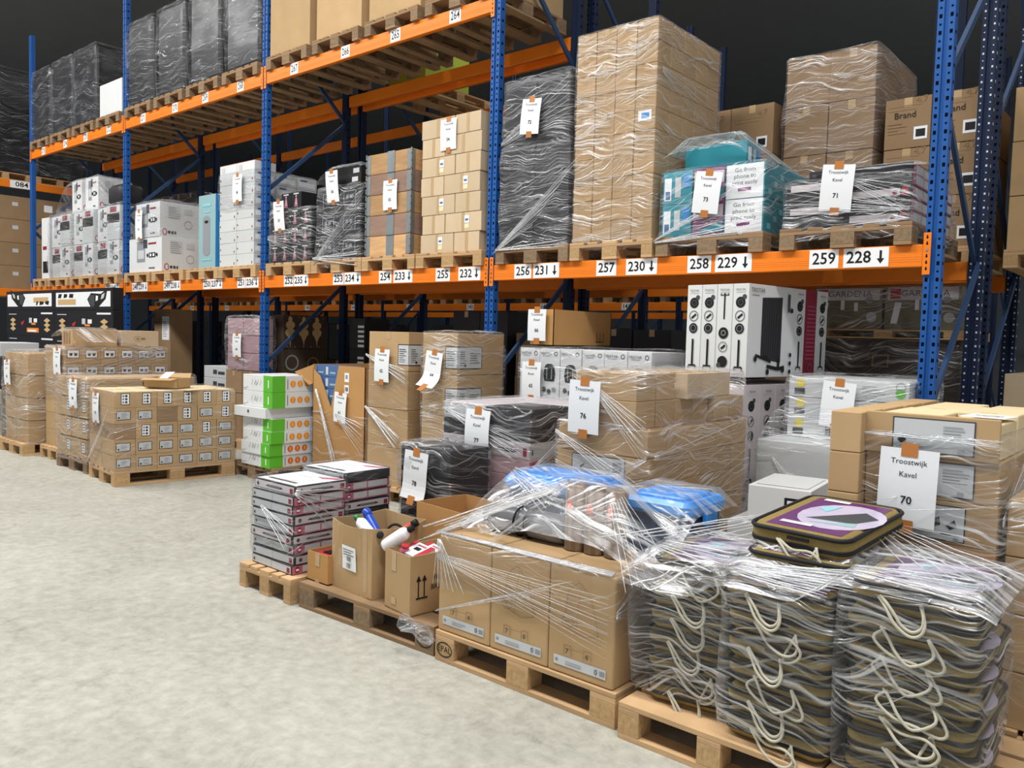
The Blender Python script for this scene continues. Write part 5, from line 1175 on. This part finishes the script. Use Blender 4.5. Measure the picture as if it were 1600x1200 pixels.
sign(71, -1.94, 5.49, 2.565, 'white paper sign numbered 71 on the wrapped flat cartons', tilt=-.1, lean=-.1)
# 73 teal cartons
lpallet(-3.3, -2.44, 'teal cartons with sign 73', True); fr = Fr(-2.46, Y1)
pr_w = [('r', -.14, .0, .14, .24, white), ('t', 'Go from', .0, .2, .03, dgrey, 1.1), ('t', 'phone to', .0, .155, .03, dgrey, 1.1), ('t', 'print easily', .0, .11, .03, dgrey, 1.05), ('r', -.05, .05, .05, .075, magp)]
tl_s = [('r', -.25, .0, .25, .24, tealp)] + [('r', -.2+.1*i, .03+.06*(i % 3), -.14+.1*i, .07+.06*(i % 3), teal_l) for i in range(5)]
pw = carton('printer_carton', 'carton', .3, .52, .245, tealp, [('print', '-y', pr_w), ('print', '+x', tl_s)]); 
pt = carton('printer_carton', 'carton', .25, .52, .245, tealp, [('print', '-y', [('r', -.11, .03, -.05, .2, white), ('r', -.02, .05, .03, .2, lgrey), ('r', .05, .12, .11, .22, bluep), ('r', -.1, .04, -.06, .1, navyp)]), ('print', 'top', [('r', -.1, -.2, .1, .2, teal_l)])])
pm = carton('printer_carton', 'carton', .25, .52, .245, magp, [('print', '-y', [('r', -.12, .13, .12, .22, lilac), ('p', [(-.12, .02), (.12, .02), (.12, .1)], tealp), ('r', -.1, .15, .0, .2, dgrey)])])
for k in range(2):
    for j in range(2):
        pw.place(fr(-.15, .27+.53*j, ZT+.247*k), 0, f'printer carton with white text panel, {("lower", "upper")[k]} one, {("front", "rear")[j]} row, sign 73', 'teal printer cartons')
        if j == 0:
            pm.place(fr(-.43, .27, ZT+.247*k), 0, f'printer carton with magenta stripe, {("lower", "upper")[k]} one behind sign 73', 'teal printer cartons'); pt.place(fr(-.69, .27, ZT+.247*k), 0, f'teal printer carton with pale patches, {("lower", "upper")[k]} one, far end', 'teal printer cartons')
        elif k: pm.place(fr(-.43, .8, ZT), 0, 'teal printer carton in the rear row at the bottom, sign 73', 'teal printer cartons')
pt.place(fr(-.55, .45, ZT+.495), .05, 'teal printer carton lying on top, sign 73', 'teal printer cartons').rotation_euler = (0, 0, math.pi/2)
film('film round the teal cartons with sign 73', fr, -.815, 0, 0, 1.06, ZL+.05, ZT+.495, FILM, top=.12, amp=.014, strands=(((-.84, -.04, ZT-.02), (-.3, -.03, ZT+.25), 9, (.35, .25), .003), ((-.84, -.04, ZT-.04), (0, -.03, ZT+.04), 6, (0, .08), .004)))
tent('peaked film over the teal cartons with sign 73', -3.28, -2.42, 5.5, 6.5, [(-2.86, -2.8, 5.85, 5.9, ZT+.80, .9), (-3.15, -2.75, 5.65, 6.1, ZT+.745)], slope=.9, zmin=ZT+.51, m=FILM_T)
sign(73, -2.87, 5.48, 2.62, 'white paper sign numbered 73 on the teal printer cartons', tilt=-.14, lean=-.06)
# tall brown wrapped stack
lpallet(-4.12, -3.33, 'tall brown wrapped stack'); fr = Fr(-3.36, Y1)
cc = carton('small_brown_carton', 'carton', .187, .2, .168, card, tape=True); ccp = carton('small_brown_carton', 'carton', .187, .2, .168, card, [('carton_label', '-y', [('r', -.06, .07, .06, .15, white), ('r', -.03, .09, .04, .13, bluep)])])
stack(fr, lambda i, j, k: ccp if (i, j, k) == (0, 0, 5) else cc, 4, 5, 10, .19, .205, .169, ZT, lambda i, j, k: 'brown carton with small blue label' if (i, j, k) == (0, 0, 5) else 'small brown carton', 'tall brown rack stack', 'cartons in the tall brown rack stack')
film('streaked film round the tall brown rack stack', fr, -.76, 0, 0, 1.03, ZL+.07, ZT+1.69, FILM, top=.05, amp=.008, strands=(((-.74, -.03, ZT+.02), (0, -.03, ZT+.1), 6, (0, .16), .003), ((-.74, -.02, ZT+.5), (0, -.02, ZT+.62), 9, (0, .5), .002), ((-.74, -.02, ZT+1.2), (0, -.02, ZT+1.0), 8, (0, .5), .002), ((.01, .02, ZT+.3), (.01, 1.0, ZT+.42), 9, (0, 0, .8), .002), ((.02, .05, ZT+1.3), (.02, 1.0, ZT+1.1), 7, (0, 0, .4), .003)))
# 72 dark wrapped
lpallet(-4.95, -4.14, 'dark wrapped stack with sign 72', True); fr = Fr(-4.17, Y1)
dc = carton('charcoal_carton', 'carton', .37, .5, .29, charcoal)
stack(fr, dc, 2, 2, 3, .375, .51, .293, ZT, 'charcoal carton under streaked film', 'sign 72 stack', 'charcoal cartons with sign 72')
stack(Fr(-4.2, Y1+.03), dc, 2, 1, 2, .36, .5, .293, ZT+.88, 'charcoal carton under streaked film', 'upper sign 72 part', 'charcoal cartons with sign 72', rj=.05)
film('heavily streaked film round the dark stack with sign 72', fr, -.755, 0, 0, 1.02, ZL+.1, ZT+.885, FILM_H, top=.15, amp=.02, strands=(((-.77, -.04, ZT-.02), (-.1, -.04, ZT+.45), 12, (.5, .55), .0035), ((-.77, -.04, ZT-.02), (0, -.03, ZT+.0), 4, (0, .06), .006)))
film('film round the upper part of the dark stack with sign 72', Fr(-4.2, Y1+.03), -.73, 0, 0, .5, ZT+.9, ZT+1.47, FILM_H, top=.2, amp=.02, strands=(((-.74, -.03, ZT+.92), (0, -.03, ZT+1.25), 7, (.0, .3), .003),))
sign(72, -4.58, 5.5, 3.43, 'white paper sign numbered 72 on the dark wrapped stack', tilt=-.1)
# 54 brown, unwrapped
lpallet(-6.0, -5.12, 'brown stack with sign 54'); fr = Fr(-5.2, Y1+.02); h = .1835
for k in range(7):
    off = (.0, .02, .005, -.01, .0, .0, -.012)[k]; split = .47 if k % 2 else .33
    for i, (a, b_) in enumerate(((-.79, -split-.005), (-split, 0))):
        ww = b_-a
        lb = [('carton_label', '-y', [('r', .02, .03, .08, .075, creamp), ('r', .02, .08, .08, .15, white), ('r', .03, .1, .07, .12, navyp)])] if (i+k) % 2 == 0 and k < 5 else []
        c = carton('pale_carton', 'carton', ww-.004, .4, h-.003, card_pale, lb, tape=None)
        t = MB(); t.box(-.018, .018, -.2012, -.199, .0, h-.004, tape_m); t.build('packing_tape', c.root)
        c.place(fr((a+b_)/2+off, .2, ZT+k*h), random.uniform(-.01, .01), f'pale brown carton, {lay(6-k)}, {("inner", "outer")[i]} one, stack with sign 54', 'pale brown cartons with sign 54')
        c2 = carton('pale_carton', 'carton', ww-.004, .55, h-.003, card_pale)
        if i: c2.place(fr((a+b_)/2+off, .69, ZT+k*h), 0, f'pale brown carton behind, {lay(6-k)}, stack with sign 54', 'pale brown cartons with sign 54')
sign(54, -5.62, 5.543, 3.43, 'white paper sign numbered 54 on the pale brown stack', h=.29)
# 55 pallet collars
lpallet(-6.83, -6.02, 'stack of wooden collars with sign 55')
collar_stack(-6.8, -6.12, Y1, 6.65, ZT, 5, .21, lambda k: f'wooden pallet collar with steel corner hinges, {lay(4-k)}, collar stack with sign 55', 'wooden collars with sign 55')
b = MB(); b.box(-.055, .055, -.004, .0, 0, 1.05, steel)
for z in (.2, .41, .62, .83): b.box(-.056, .056, -.006, -.003, z, z+.01, dgrey)
st = b.build('steel_strap', loc=(-6.42, Y1-.002, ZT+.003)); tag(st, 'grey steel strip down the middle of the wooden collars', 'steel strip')
sign(55, -6.41, 5.515, 2.93, 'white paper sign numbered 55 on the wooden collars')
# 56 black wrapped
lpallet(-7.72, -6.84, 'black wrapped stack with sign 56'); fr = Fr(-6.9, Y1)
bc = carton('black_carton', 'carton', .36, .5, .25, blackbox, [('print', '-y', [('l', [(-.1, .05), (-.1, .2), (.1, .2), (.1, .05), (-.1, .05)], .004, lgrey), ('r', -.06, .12, -.02, .16, grey), ('r', .0, .12, .05, .16, grey)])])
stack(fr, bc, 2, 2, 3, .37, .51, .26, ZT, 'black carton under streaked film', 'sign 56 stack', 'black cartons with sign 56')
bd = carton('black_carton', 'carton', .5, .45, .2, blackbox, [('print', '-y', [('r', .1, .03, .2, .08, lgrey), ('r', .12, .12, .22, .17, lgrey)])]); bd.place(fr(-.28, .25, ZT+.785), 0, 'black carton with pale patches on top, stack with sign 56', 'black cartons with sign 56')
film('heavily streaked film round the black stack with sign 56', fr, -.745, 0, 0, 1.02, ZL+.06, ZT+.785, FILM_H, top=.1, amp=.02, strands=(((-.76, -.04, ZT-.02), (0, -.04, ZT+.5), 10, (.3, .6), .003), ((-.76, -.05, ZT+.02), (0, -.04, ZT-.0), 5, (0, .14), .008)))
tent('film peak over the black stack with sign 56', -7.66, -6.88, 5.5, 6.4, [(-7.44, -6.93, 5.56, 6.0, ZT+1.0)], slope=.8, zmin=ZT+.79, m=FILM_T)
sign(56, -7.33, 5.49, 3.1, 'white paper sign numbered 56 on the black stack up on the rack', lean=-.1, h=.33)
# 57 black with pink lamps
lpallet(-8.62, -7.73, 'black lamp cartons with sign 57'); fr = Fr(-7.78, Y1)
lampd = [('p', [(-.03, .05), (.03, .05), (.012, .13), (-.012, .13)], rosep), ('c', 0, .15, .015, rosep), ('r', -.05, .17, .05, .185, lgrey), ('r', -.035, .03, .035, .045, pinkp)]
lc_ = carton('lamp_carton', 'carton', .195, .5, .2, blackbox, [('print', '-y', lampd)])
stack(fr, lc_, 4, 2, 3, .2, .51, .203, ZT, 'black carton with pink lamp picture', 'sign 57 stack', 'black lamp cartons')
for i in range(2): lc_.place(fr(-.35-.2*i, .3, ZT+.615), 0, f'black carton with pink lamp picture on top, {("outer", "inner")[i]} one, sign 57', 'black lamp cartons')
gl_ = carton('charcoal_carton', 'carton', .5, .5, .14, charcoal)
stack(Fr(-7.8, 6.1), gl_, 1, 1, 3, .5, .5, .142, ZT+.615, 'flat charcoal carton', 'behind the lamp cartons', 'charcoal cartons behind the lamp cartons')
film('streaked film round the black lamp cartons', fr, -.8, 0, 0, 1.02, ZL+.12, ZT+.615, FILM, top=.15, amp=.014, strands=(((-.8, -.03, ZT+.3), (0, -.03, ZT+.2), 8, (0, .45), .003),))
sign(57, -8.33, 5.49, 2.86, 'white paper sign numbered 57 on the black lamp cartons', lean=-.08, h=.33)
# 58 white cartons
lpallet(-9.7, -8.84, 'white carton stack with sign 58'); fr = Fr(-8.93, Y1); h = .1445
wc = carton('white_carton', 'carton', .395, .3, h, wbox_g, [('print', '-y', [('r', -.18, .06, -.16, .08, dgrey), ('r', .15, .02, .165, .05, crim)]), ('print', '+x', [('r', -.1, .1, .0, .12, navyp), ('r', -.13, .03, .12, .09, white)])])
stack(fr, wc, 2, 3, 8, .4, .305, h, ZT, 'flat white carton', 'sign 58 stack', 'white cartons with sign 58')
wt = carton('white_carton', 'carton', .395, .3, .11, wbox, [('print', '-y', [('r', -.15, .02, -.08, .08, lgrey)])])
for i in range(2): wt.place(fr(-.2-.4*i, .155, ZT+8*h), 0, f'top white carton, {("outer", "inner")[i]} one, stack with sign 58', 'white cartons with sign 58')
film('thin film round the upper white cartons with sign 58', fr, -.8, 0, 0, .9, ZT+.7, ZT+1.16, FILM_L, top=.1)
sign(58, -9.25, 5.5, 3.27, 'white paper sign numbered 58 on the white carton stack', h=.33)
# tall light blue carton
lpallet(-10.52, -9.71, 'tall light blue carton')
tb2 = carton('tall_carton', 'carton', .43, .5, .95, sky_p, [('print', '-y', [('r', -.1, .2, .08, .62, grey), ('c', -.01, .62, .09, grey, .06), ('c', -.01, .21, .09, grey, .05), ('c', -.01, .6, .05, ink, .02), ('r', -.1, .8, .1, .84, teal_l), ('r', -.06, .72, .08, .74, teal_l), ('r', -.12, .1, .12, .12, teal_l)]), ('side_panel', '+x', [('r', -.25, 0, .25, .95, bluep)] + [('r', -.2+.12*(i % 3), .35+.08*(i//3), -.14+.12*(i % 3), .39+.08*(i//3), sky_p) for i in range(9)])])
tb2.place((-10.07, 5.8, ZT), 0, 'tall light blue carton with fan picture between the white stacks', 'light blue carton')
# white cartons 59
lpallet(-12.36, -11.56, 'white cartons nearest the blue post'); lpallet(-11.5, -10.6, 'white cartons beside the light blue carton')
def wprint(w, h): return [('r', -w/2+.25*w, h*.3, -w/2+.5*w, h*.9, grey), ('r', -w/2+.28*w, h*.4, -w/2+.47*w, h*.65, lgrey), ('r', -w/2+.45*w, h*.7, -w/2+.57*w, h*.95, dgrey), ('r', w*.1, h*.8, w*.34, h*.85, crim), ('r', w*.12, h*.42, w*.32, h*.56, ink), ('r', w*.15, h*.45, w*.2, h*.53, white), ('r', w*.24, h*.45, w*.29, h*.53, white), ('c', w*.08, h*.49, .025, ink), ('c', w*.36, h*.49, .025, ink), ('r', w*.12, h*.1, w*.3, h*.13, dgrey)]
def wside(d, h): return [('o', -d*.38, h*.14, .035, .012, redp, .05), ('r', -d*.3, h*.1, -d*.24, h*.18, dgrey), ('r', -d*.22, h*.1, -d*.16, h*.18, dgrey), ('r', -d*.14, h*.1, -d*.1, h*.18, dgrey), ('r', -d*.3, h*.55, -d*.0, h*.9, lgrey)] + txtlines(-d*.28, h*.55, d*.0, h*.9, 6) + [('o', d*.2, h*.4, .06, .006, grey), ('r', d*.1, h*.7, d*.3, h*.85, lgrey)]
wl = carton('white_printed_carton', 'carton', 1.0, .6, .49, wbox, [('print', '-y', wprint(1.0, .49)), ('print', '+x', wside(.6, .49))]); wl2 = carton('white_printed_carton', 'carton', .72, .6, .49, wbox, [('print', '-y', wprint(.72, .49)), ('print', '+x', wside(.6, .49))])
wl.place((-11.8, 5.85, ZT), 0, 'large white carton with black figure print, lower front', 'large white cartons'); wl.place((-11.8, 6.5-.02, ZT), 0, 'large white carton with black figure print, lower rear', 'large white cartons')
wl2.place((-11.72, 5.85, ZT+.495), 0, 'white carton with red ring print, upper front', 'large white cartons'); wl2.place((-11.72, 6.48, ZT+.495), 0, 'white carton with red ring print, upper rear', 'large white cartons')
film('dark glossy film over the large white cartons', Fr(-11.33, 5.53), -.76, 0, .02, 1.2, ZT+.5, ZT+1.0, FILM_L, top=.3, cov=True, amp=.02)
sign(59, -11.9, 5.51, 3.0, 'white paper sign numbered 59 on the large white cartons', h=.4)
# white wrapped heap in the far bay
for q, (a, b_) in enumerate(((-13.4, -12.6), (-14.35, -13.5), (-15.3, -14.45))): lpallet(a, b_, f'far bay white cartons, {ORD[q]} from the post')
hp_ = [carton('white_printed_carton', 'carton', .42, .5, .52, wbox, [('print', '-y', wprint(.42, .52)), ('print', '+x', wside(.5, .52))]), carton('white_printed_carton', 'carton', .42, .5, .52, wbox_g, [('print', '-y', [('r', -.2, .0, .2, .22, lgrey), ('r', -.2, .26, .2, .4, ink), ('r', -.1, .42, .1, .5, crim)]), ('print', '+x', wside(.5, .52))])]
names = ['nearest the post', 'second from the post', 'third from the post', 'fourth from the post', 'fifth from the post', 'farthest from the post']
for i in range(6):
    for k in range(2):
        hp_[(i+k) % 2].place((-12.85-.44*i-.03*(i//2), 5.8+.04*(i % 2), ZT+.525*k), random.uniform(-.04, .04), f'white printed carton in the far bay, {("lower", "upper")[k]} tier, {names[i]}', 'white printed cartons in the far bay')
for i, x in enumerate((-13.75, -14.3)): hp_[0].place((x, 5.85, ZT+1.05), .06-.1*i, f'white printed carton on the top tier of the far bay, {("nearer", "farther")[i]} one', 'white printed cartons in the far bay')
tc_ = carton('tall_carton', 'carton', .3, .4, 1.05, wbox, [('print', '-y', [('r', -.1, .1, .1, .3, ink), ('r', -.1, .5, .05, .56, crim)]), ('print', '+x', [('r', -.15, .3, .15, .7, lilac)])]); tc_.place((-15.52, 5.75, ZT), .05, 'tall white carton at the far end of the far bay', 'white printed cartons in the far bay')
lpallet(-15.95, -15.35, 'tall white carton at the far end')
film('film round the lower white cartons in the far bay', Fr(-12.62, 5.55), -2.7, 0, 0, .62, ZT+.02, ZT+1.06, FILM_H, top=.2, cov=True, amp=.03, res=.08)
tent('film hood over the top white cartons in the far bay', -15.0, -13.2, 5.5, 6.4, [(-14.5, -13.55, 5.6, 6.1, ZT+1.58), (-13.3, -12.7, 5.6, 6.0, ZT+1.1)], slope=1.2, zmin=ZT+1.08, m=FILM_H, res=.06)
b = MB(); rounded(b, -.25, .25, -.2, .2, 0, .32, .1, charcoal, rim=.06); dl = b.build('wrapped_bundle', loc=(-12.95, 5.8, ZT+1.06), smooth=True); tag(dl, 'grey wrapped bundle on the white cartons beside the blue post', 'bundle')

# ================================================================== second rack level: pallets seen from below, black wrapped loads
ZL2 = ZU+.14; ZT2 = ZL2+.144
pb_m = mat('pallet_blue_paint', '#3f86b8', .7, .2, vary=.05)
for k in (1, 2, 3):
    for i in range(4):
        x = PX0-PP*k-.49-.905*i
        pallet(x-.4, x+.4, 5.5, 6.7, ZL2, f'pallet on the second rack level, bay {("two", "three", "four")[k-1]}, {ORD[i]} from the right', old=True, group='pallets on the second rack level')  # darker weathered wood used here to paint the shade under this level
bk = carton('black_load', 'wrapped load', .78, 1.1, 1.2, blackbox, [('print', '-y', [('r', -.3, .2, .1, .22, dgrey)])], bev=.05)
for k in (2, 3):
    for i in range(4):
        if k == 3 and i == 0: continue
        x = PX0-PP*k-.49-.905*i
        bk.place((x, 6.1, ZT2), random.uniform(-.02, .02), f'tall black wrapped load on the second level, bay {("three", "four")[k-2]}, {ORD[i]} from the right', 'black wrapped loads on the second level')
        film(f'streaked film round the black load on the second level, bay {("three", "four")[k-2]}, {ORD[i]} from the right', Fr(x+.39, 5.55), -.78, 0, 0, 1.1, ZT2, ZT2+1.2, FILM_L, top=.05, amp=.02, res=.09)
wl3 = carton('white_carton', 'carton', .76, 1.1, .5, wbox); wl3.place((PX0-PP*3-.48, 6.1, ZT2), 0, 'white carton on the second level beside the orange post end', 'white carton on the second level')
for k in (1,):
    for i in range(4):
        x = PX0-PP*k-.49-.905*i
        c = carton('large_brown_carton', 'carton', .78, 1.1, .9, card, tape=True) if i == 0 else None
        if i == 0: bigc = c
        bigc.place((x, 6.1, ZT2), 0, f'large brown carton on the second level, bay two, {ORD[i]} from the right', 'large brown cartons on the second level')

# ================================================================== rack behind
def backload(x0, x1, n, m, z, h, lab, grp, y0=7.0, nz=2, decs=(), fm=None, old=False, d=1.1):
    pallet(x0, x1, y0, y0+1.2, z, f'pallet in the rack behind under the {lab}', old, group='pallets in the rack behind')
    w = (x1-x0-.02)/n; c = carton('rack_carton', 'carton', w-.006, d, h-.004, m, decs, tape=True)
    stack(Fr(x1-.01, y0+.04), c, n, 1, nz, w, d, h, z+.144, lab, 'rack behind', grp)
    if fm: film(f'film round the {lab} in the rack behind', Fr(x1-.01, y0+.04), -(x1-x0-.02), 0, 0, d, z+.16, z+.144+nz*h, fm, top=.1, amp=.016, res=.09)
txt = [('r', -.15, .33, .1, .34, card_dark), ('r', -.15, .3, .06, .31, card_dark), ('t', '4.7', .1, .37, .05, card_dark), ('r', .05, .06, .15, .16, white), ('r', .065, .08, .135, .14, ink)] + txtlines(-.15, .12, .0, .22, 4, card_dark)
ZB1 = ZL
backload(-2.98, -2.2, 2, card_dark, ZB1, .42, 'brown carton under shiny film', 'brown cartons under shiny film in the rack behind', nz=4, fm=FILM_H)
backload(-3.9, -3.05, 2, card_dark, ZB1, .45, 'brown carton with printed text', 'printed brown cartons in the rack behind', nz=3, decs=[('print', '-y', txt)])
backload(-2.14, -1.42, 2, card_dark, ZB1, .4, 'brown carton with barcode print', 'barcode cartons in the rack behind', nz=3, decs=[('print', '-y', txt + [('t', 'Brand', -.02, .26, .05, ink)])])
backload(-1.3, -.5, 1, card, ZB1, .42, 'large brown carton past the rack end', 'brown cartons past the rack end', nz=3, y0=7.4)
pallet(-1.3, -.5, 7.4, 8.6, 0, 'pallet under the pale wrapped load past the rack end'); 
pe = carton('pale_carton', 'carton', .7, .8, .6, card_pale, tape=True); stack(Fr(-.55, 7.45), pe, 1, 1, 2, .7, .8, .605, .144, 'pale brown carton', 'past the rack end', 'pale cartons past the rack end')
# floor level behind: dark brown wrapped boxes with garden tool cartons on top
pallet(-2.6, -1.45, 6.95, 7.9, 0, 'pallet under the dark brown wrapped carton behind', True, along='x')
db = carton('dark_brown_carton', 'carton', 1.1, .85, .72, brownblack, [('carton_label', '-y', [('r', -.1, .5, .03, .6, card_dark), ('r', -.09, .51, .02, .59, brownblack)])])
stack(Fr(-1.47, 7.0), db, 1, 1, 2, 1.1, .85, .725, .144, 'large dark brown carton', 'behind the long white cartons', 'dark brown cartons behind')
film('film round the dark brown carton behind', Fr(-1.47, 7.0), -1.1, 0, 0, .85, .2, 1.59, FILM, top=.1, amp=.014, res=.07)
pallet(-2.62, -1.45, 6.95, 7.9, 1.60, 'thin pallet between the dark brown carton and the garden cartons', along='x').scale.z = .5
garden = mat('print_garden_olive', '#77735a', .6, .25, nscale=6, namt=.35)
def gprint(w): return [('r', -w/2+.02, .0, w/2-.02, .3, garden), ('r', -w/2+.02, .24, w/2-.02, .34, lgrey), ('r', -w/2+.04, .25, -w/2+.12, .33, redp), ('t', 'GARDENA', .02, .29, .05, dgrey, 1.1), ('c', w/2-.08, .1, .04, lgrey), ('c', w/2-.1, .24, .03, grey), ('p', [(-w/2+.05, .05), (-w/2+.1, .05), (-w/2+.13, .22), (-w/2+.08, .22)], white), ('r', -.05, .16, -.02, .24, white), ('r', .06, .15, .09, .22, white)]
gc = carton('printed_carton', 'carton', .56, .7, .35, garden, [('print', '-y', gprint(.56))])
for i in range(2): gc.place((-1.78-.58*i, 7.4, 1.674), 0, f'printed garden tool carton under film, {("outer", "inner")[i]} one', 'printed garden tool cartons')
film('film round the printed garden tool cartons', Fr(-1.48, 7.04), -1.16, 0, 0, .72, 1.62, 2.02, FILM, top=.1, amp=.012, res=.07)
# bays two to four behind, floor level and first level
backload(-4.9, -4.0, 2, charcoal, 0, .5, 'charcoal carton on the floor level', 'charcoal cartons in the rack behind', nz=3)
backload(-6.0, -5.2, 2, card_dark, 0, .48, 'dim brown carton on the floor level', 'dim brown cartons in the rack behind', nz=3)
backload(-7.0, -6.1, 2, charcoal, 0, .42, 'dim charcoal carton', 'dim charcoal cartons in the rack behind', nz=4)
backload(-8.2, -7.3, 2, blackbox, 0, .42, 'black carton beside the dark post', 'black cartons in the rack behind', nz=3, fm=FILM)
backload(-9.9, -9.0, 2, blackbox, 0, .5, 'black carton behind the pink stack', 'black cartons behind the pink stack', nz=3)
backload(-11.6, -10.2, 3, charcoal, 0, .45, 'charcoal carton in the dim bay', 'charcoal cartons in the dim bay', nz=3, fm=FILM)
backload(-12.0, -11.0, 2, card_dark, ZB1, .5, 'brown carton above the white cartons', 'brown cartons above the white cartons', nz=2, fm=FILM)
backload(-10.4, -9.6, 2, card_dark, ZB1, .42, 'brown carton behind the light blue one', 'brown cartons behind the light blue one', nz=2)
for i, x in enumerate((-13.1, -14.1, -15.1)): backload(x-.85, x, 2, blackbox, ZB1, .5, f'black carton behind the far bay, {ORD[i]} load', f'black cartons behind the far bay, {ORD[i]} load', nz=3, fm=FILM)
backload(-8.4, -7.5, 2, card_dark, ZB1, .4, 'brown carton behind the black lamp cartons', 'brown cartons behind the lamp cartons', nz=2)
backload(-7.3, -6.5, 1, lgrey, ZB1, .5, 'pale carton behind the wooden collars', 'pale cartons behind the collars', nz=2)
ygc = carton('lime_carton', 'carton', .7, .8, .6, mat('carton_lime', '#a9b83c', .5, .3), [('print', '-y', [('r', .0, .1, .25, .2, grey)])])
pallet(-8.55, -7.7, 8.6-1.4, 8.4, ZL2, 'pallet under the lime green carton'); ygc.place((-8.15, 7.65, ZT2), 0, 'lime green carton on the second level behind', 'lime carton')
backload(-9.4, -8.9, 1, blackbox, ZB1, .55, 'added black carton behind the white carton stack', 'black cartons behind the white carton stack', nz=2)  # this black load and the next are added to darken the background
backload(-6.3, -5.3, 2, blackbox, ZB1, .6, 'added black carton behind the pale brown stack', 'black cartons behind the pale brown stack', nz=2)
# things under the rack in the dim bays seen between the front stacks
pallet(-12.3, -11.7, 5.85, 6.4, 0, 'pallet under the tall brown carton with paper', along='x')
tbx = carton('tall_carton', 'carton', .5, .35, 1.66, card_dark, [('paper_note', '-y', [('r', .0, 1.2, .22, 1.55, white)] + txtlines(.03, 1.25, .19, 1.5, 8))])
tbx.place((-12.0, 6.08, .145), 0, 'tall brown carton with white note in the dim bay', 'tall brown carton in the dim bay')
gw = carton('flat_carton', 'carton', .9, .5, .16, lgrey, [('print', '-y', [('r', .25, .02, .43, .14, greenp), ('r', -.2, .05, -.1, .11, dgrey), ('r', -.07, .05, .1, .09, dgrey)])])
dk2 = carton('charcoal_carton', 'carton', .9, .5, .27, charcoal)
stack(Fr(-9.95, 5.95), dk2, 1, 1, 2, .9, .5, .272, .145, 'charcoal carton under the flat pale ones', 'dim bay', 'charcoal cartons in the dim bay below')
pallet(-10.85, -9.93, 5.9, 6.6, 0, 'pallet under the flat pale cartons in the dim bay', along='x')
for k in range(2): gw.place((-10.4, 6.2, .69+.162*k), 0, f'flat pale carton with green end in the dim bay, {("lower", "upper")[k]} one', 'flat pale cartons with green end')
# crosswise rack at the left end
for k in range(4):
    c = carton('stored_carton', 'carton', .7, .9, .43, card_dark, [('carton_label', '+x', [('r', -.3, .2, -.15, .33, white), ('r', .1, .25, .2, .32, lgrey)])], tape=True) if k == 0 else c
    for j in range(3): c.place((LX-.4, 4.55+.95*j, 2.18+.434*k), 0, f'brown carton in the crosswise rack, {lay(3-k)}, {ORD[j]} from the aisle', 'brown cartons in the crosswise rack')
for j in range(3): pallet(LX-.85, LX-.05, 4.1+.95*j, 5.0+.95*j, ZB+.0, f'pallet in the crosswise rack, {ORD[j]} from the aisle').location.z = ZB-.0
bk2 = carton('black_load', 'wrapped load', .8, .92, 1.9, blackbox, bev=.05)
for j in range(3):
    bk2.place((LX-.42, 4.55+.95*j, 4.345), 0, f'tall black wrapped load in the crosswise rack, {ORD[j]} from the aisle', 'black loads in the crosswise rack')
    pallet(LX-.85, LX-.05, 4.1+.95*j, 5.0+.95*j, 4.2, f'pallet on the second level of the crosswise rack, {ORD[j]} from the aisle')
    film(f'shiny film round the black load in the crosswise rack, {ORD[j]} from the aisle', Fr(LX-.02, 4.09+.95*j), -.8, 0, 0, .92, 4.35, 6.24, FILM_L, top=.05, amp=.02, res=.1)
# far racks: a few loads so that the aisle behind does not read empty
far = {'c': carton('stored_load', 'carton', .8, .9, .7, card_dark, tape=True), 'k': carton('stored_load', 'carton', .8, .9, .8, charcoal), 'w': carton('stored_load', 'carton', .8, .9, .5, lgrey)}
n = 0
for kbay in range(6):
    for i in range(3):
        x = -3.0-3.7*kbay-.7-1.15*i
        for z, s in ((0, 'kck'), (ZL, 'cwk')):
            q = s[(i+kbay) % 3]; zz = z
            pallet(x-.42, x+.42, 12.02, 13.2, zz, f'pallet in the far rack, {ORD[kbay]} bay, {ORD[i]} place, {"floor" if z == 0 else "first"} level', i % 2 == 0, group='pallets in the far rack')
            for t in range(2): far[q].place((x, 12.6, zz+.146+t*({'c': .7, 'k': .8, 'w': .5}[q]+.002)), 0, f'dim {dict(c="brown", k="charcoal", w="pale")[q]} load in the far rack, {ORD[kbay]} bay, {ORD[i]} place, {"floor" if z == 0 else "first"} level, {("lower", "upper")[t]}', 'loads in the far rack')

for p_ in Proto.ALL:
    if p_.n == 0:
        for c_ in list(p_.root.children_recursive): bpy.data.objects.remove(c_)
        bpy.data.objects.remove(p_.root)
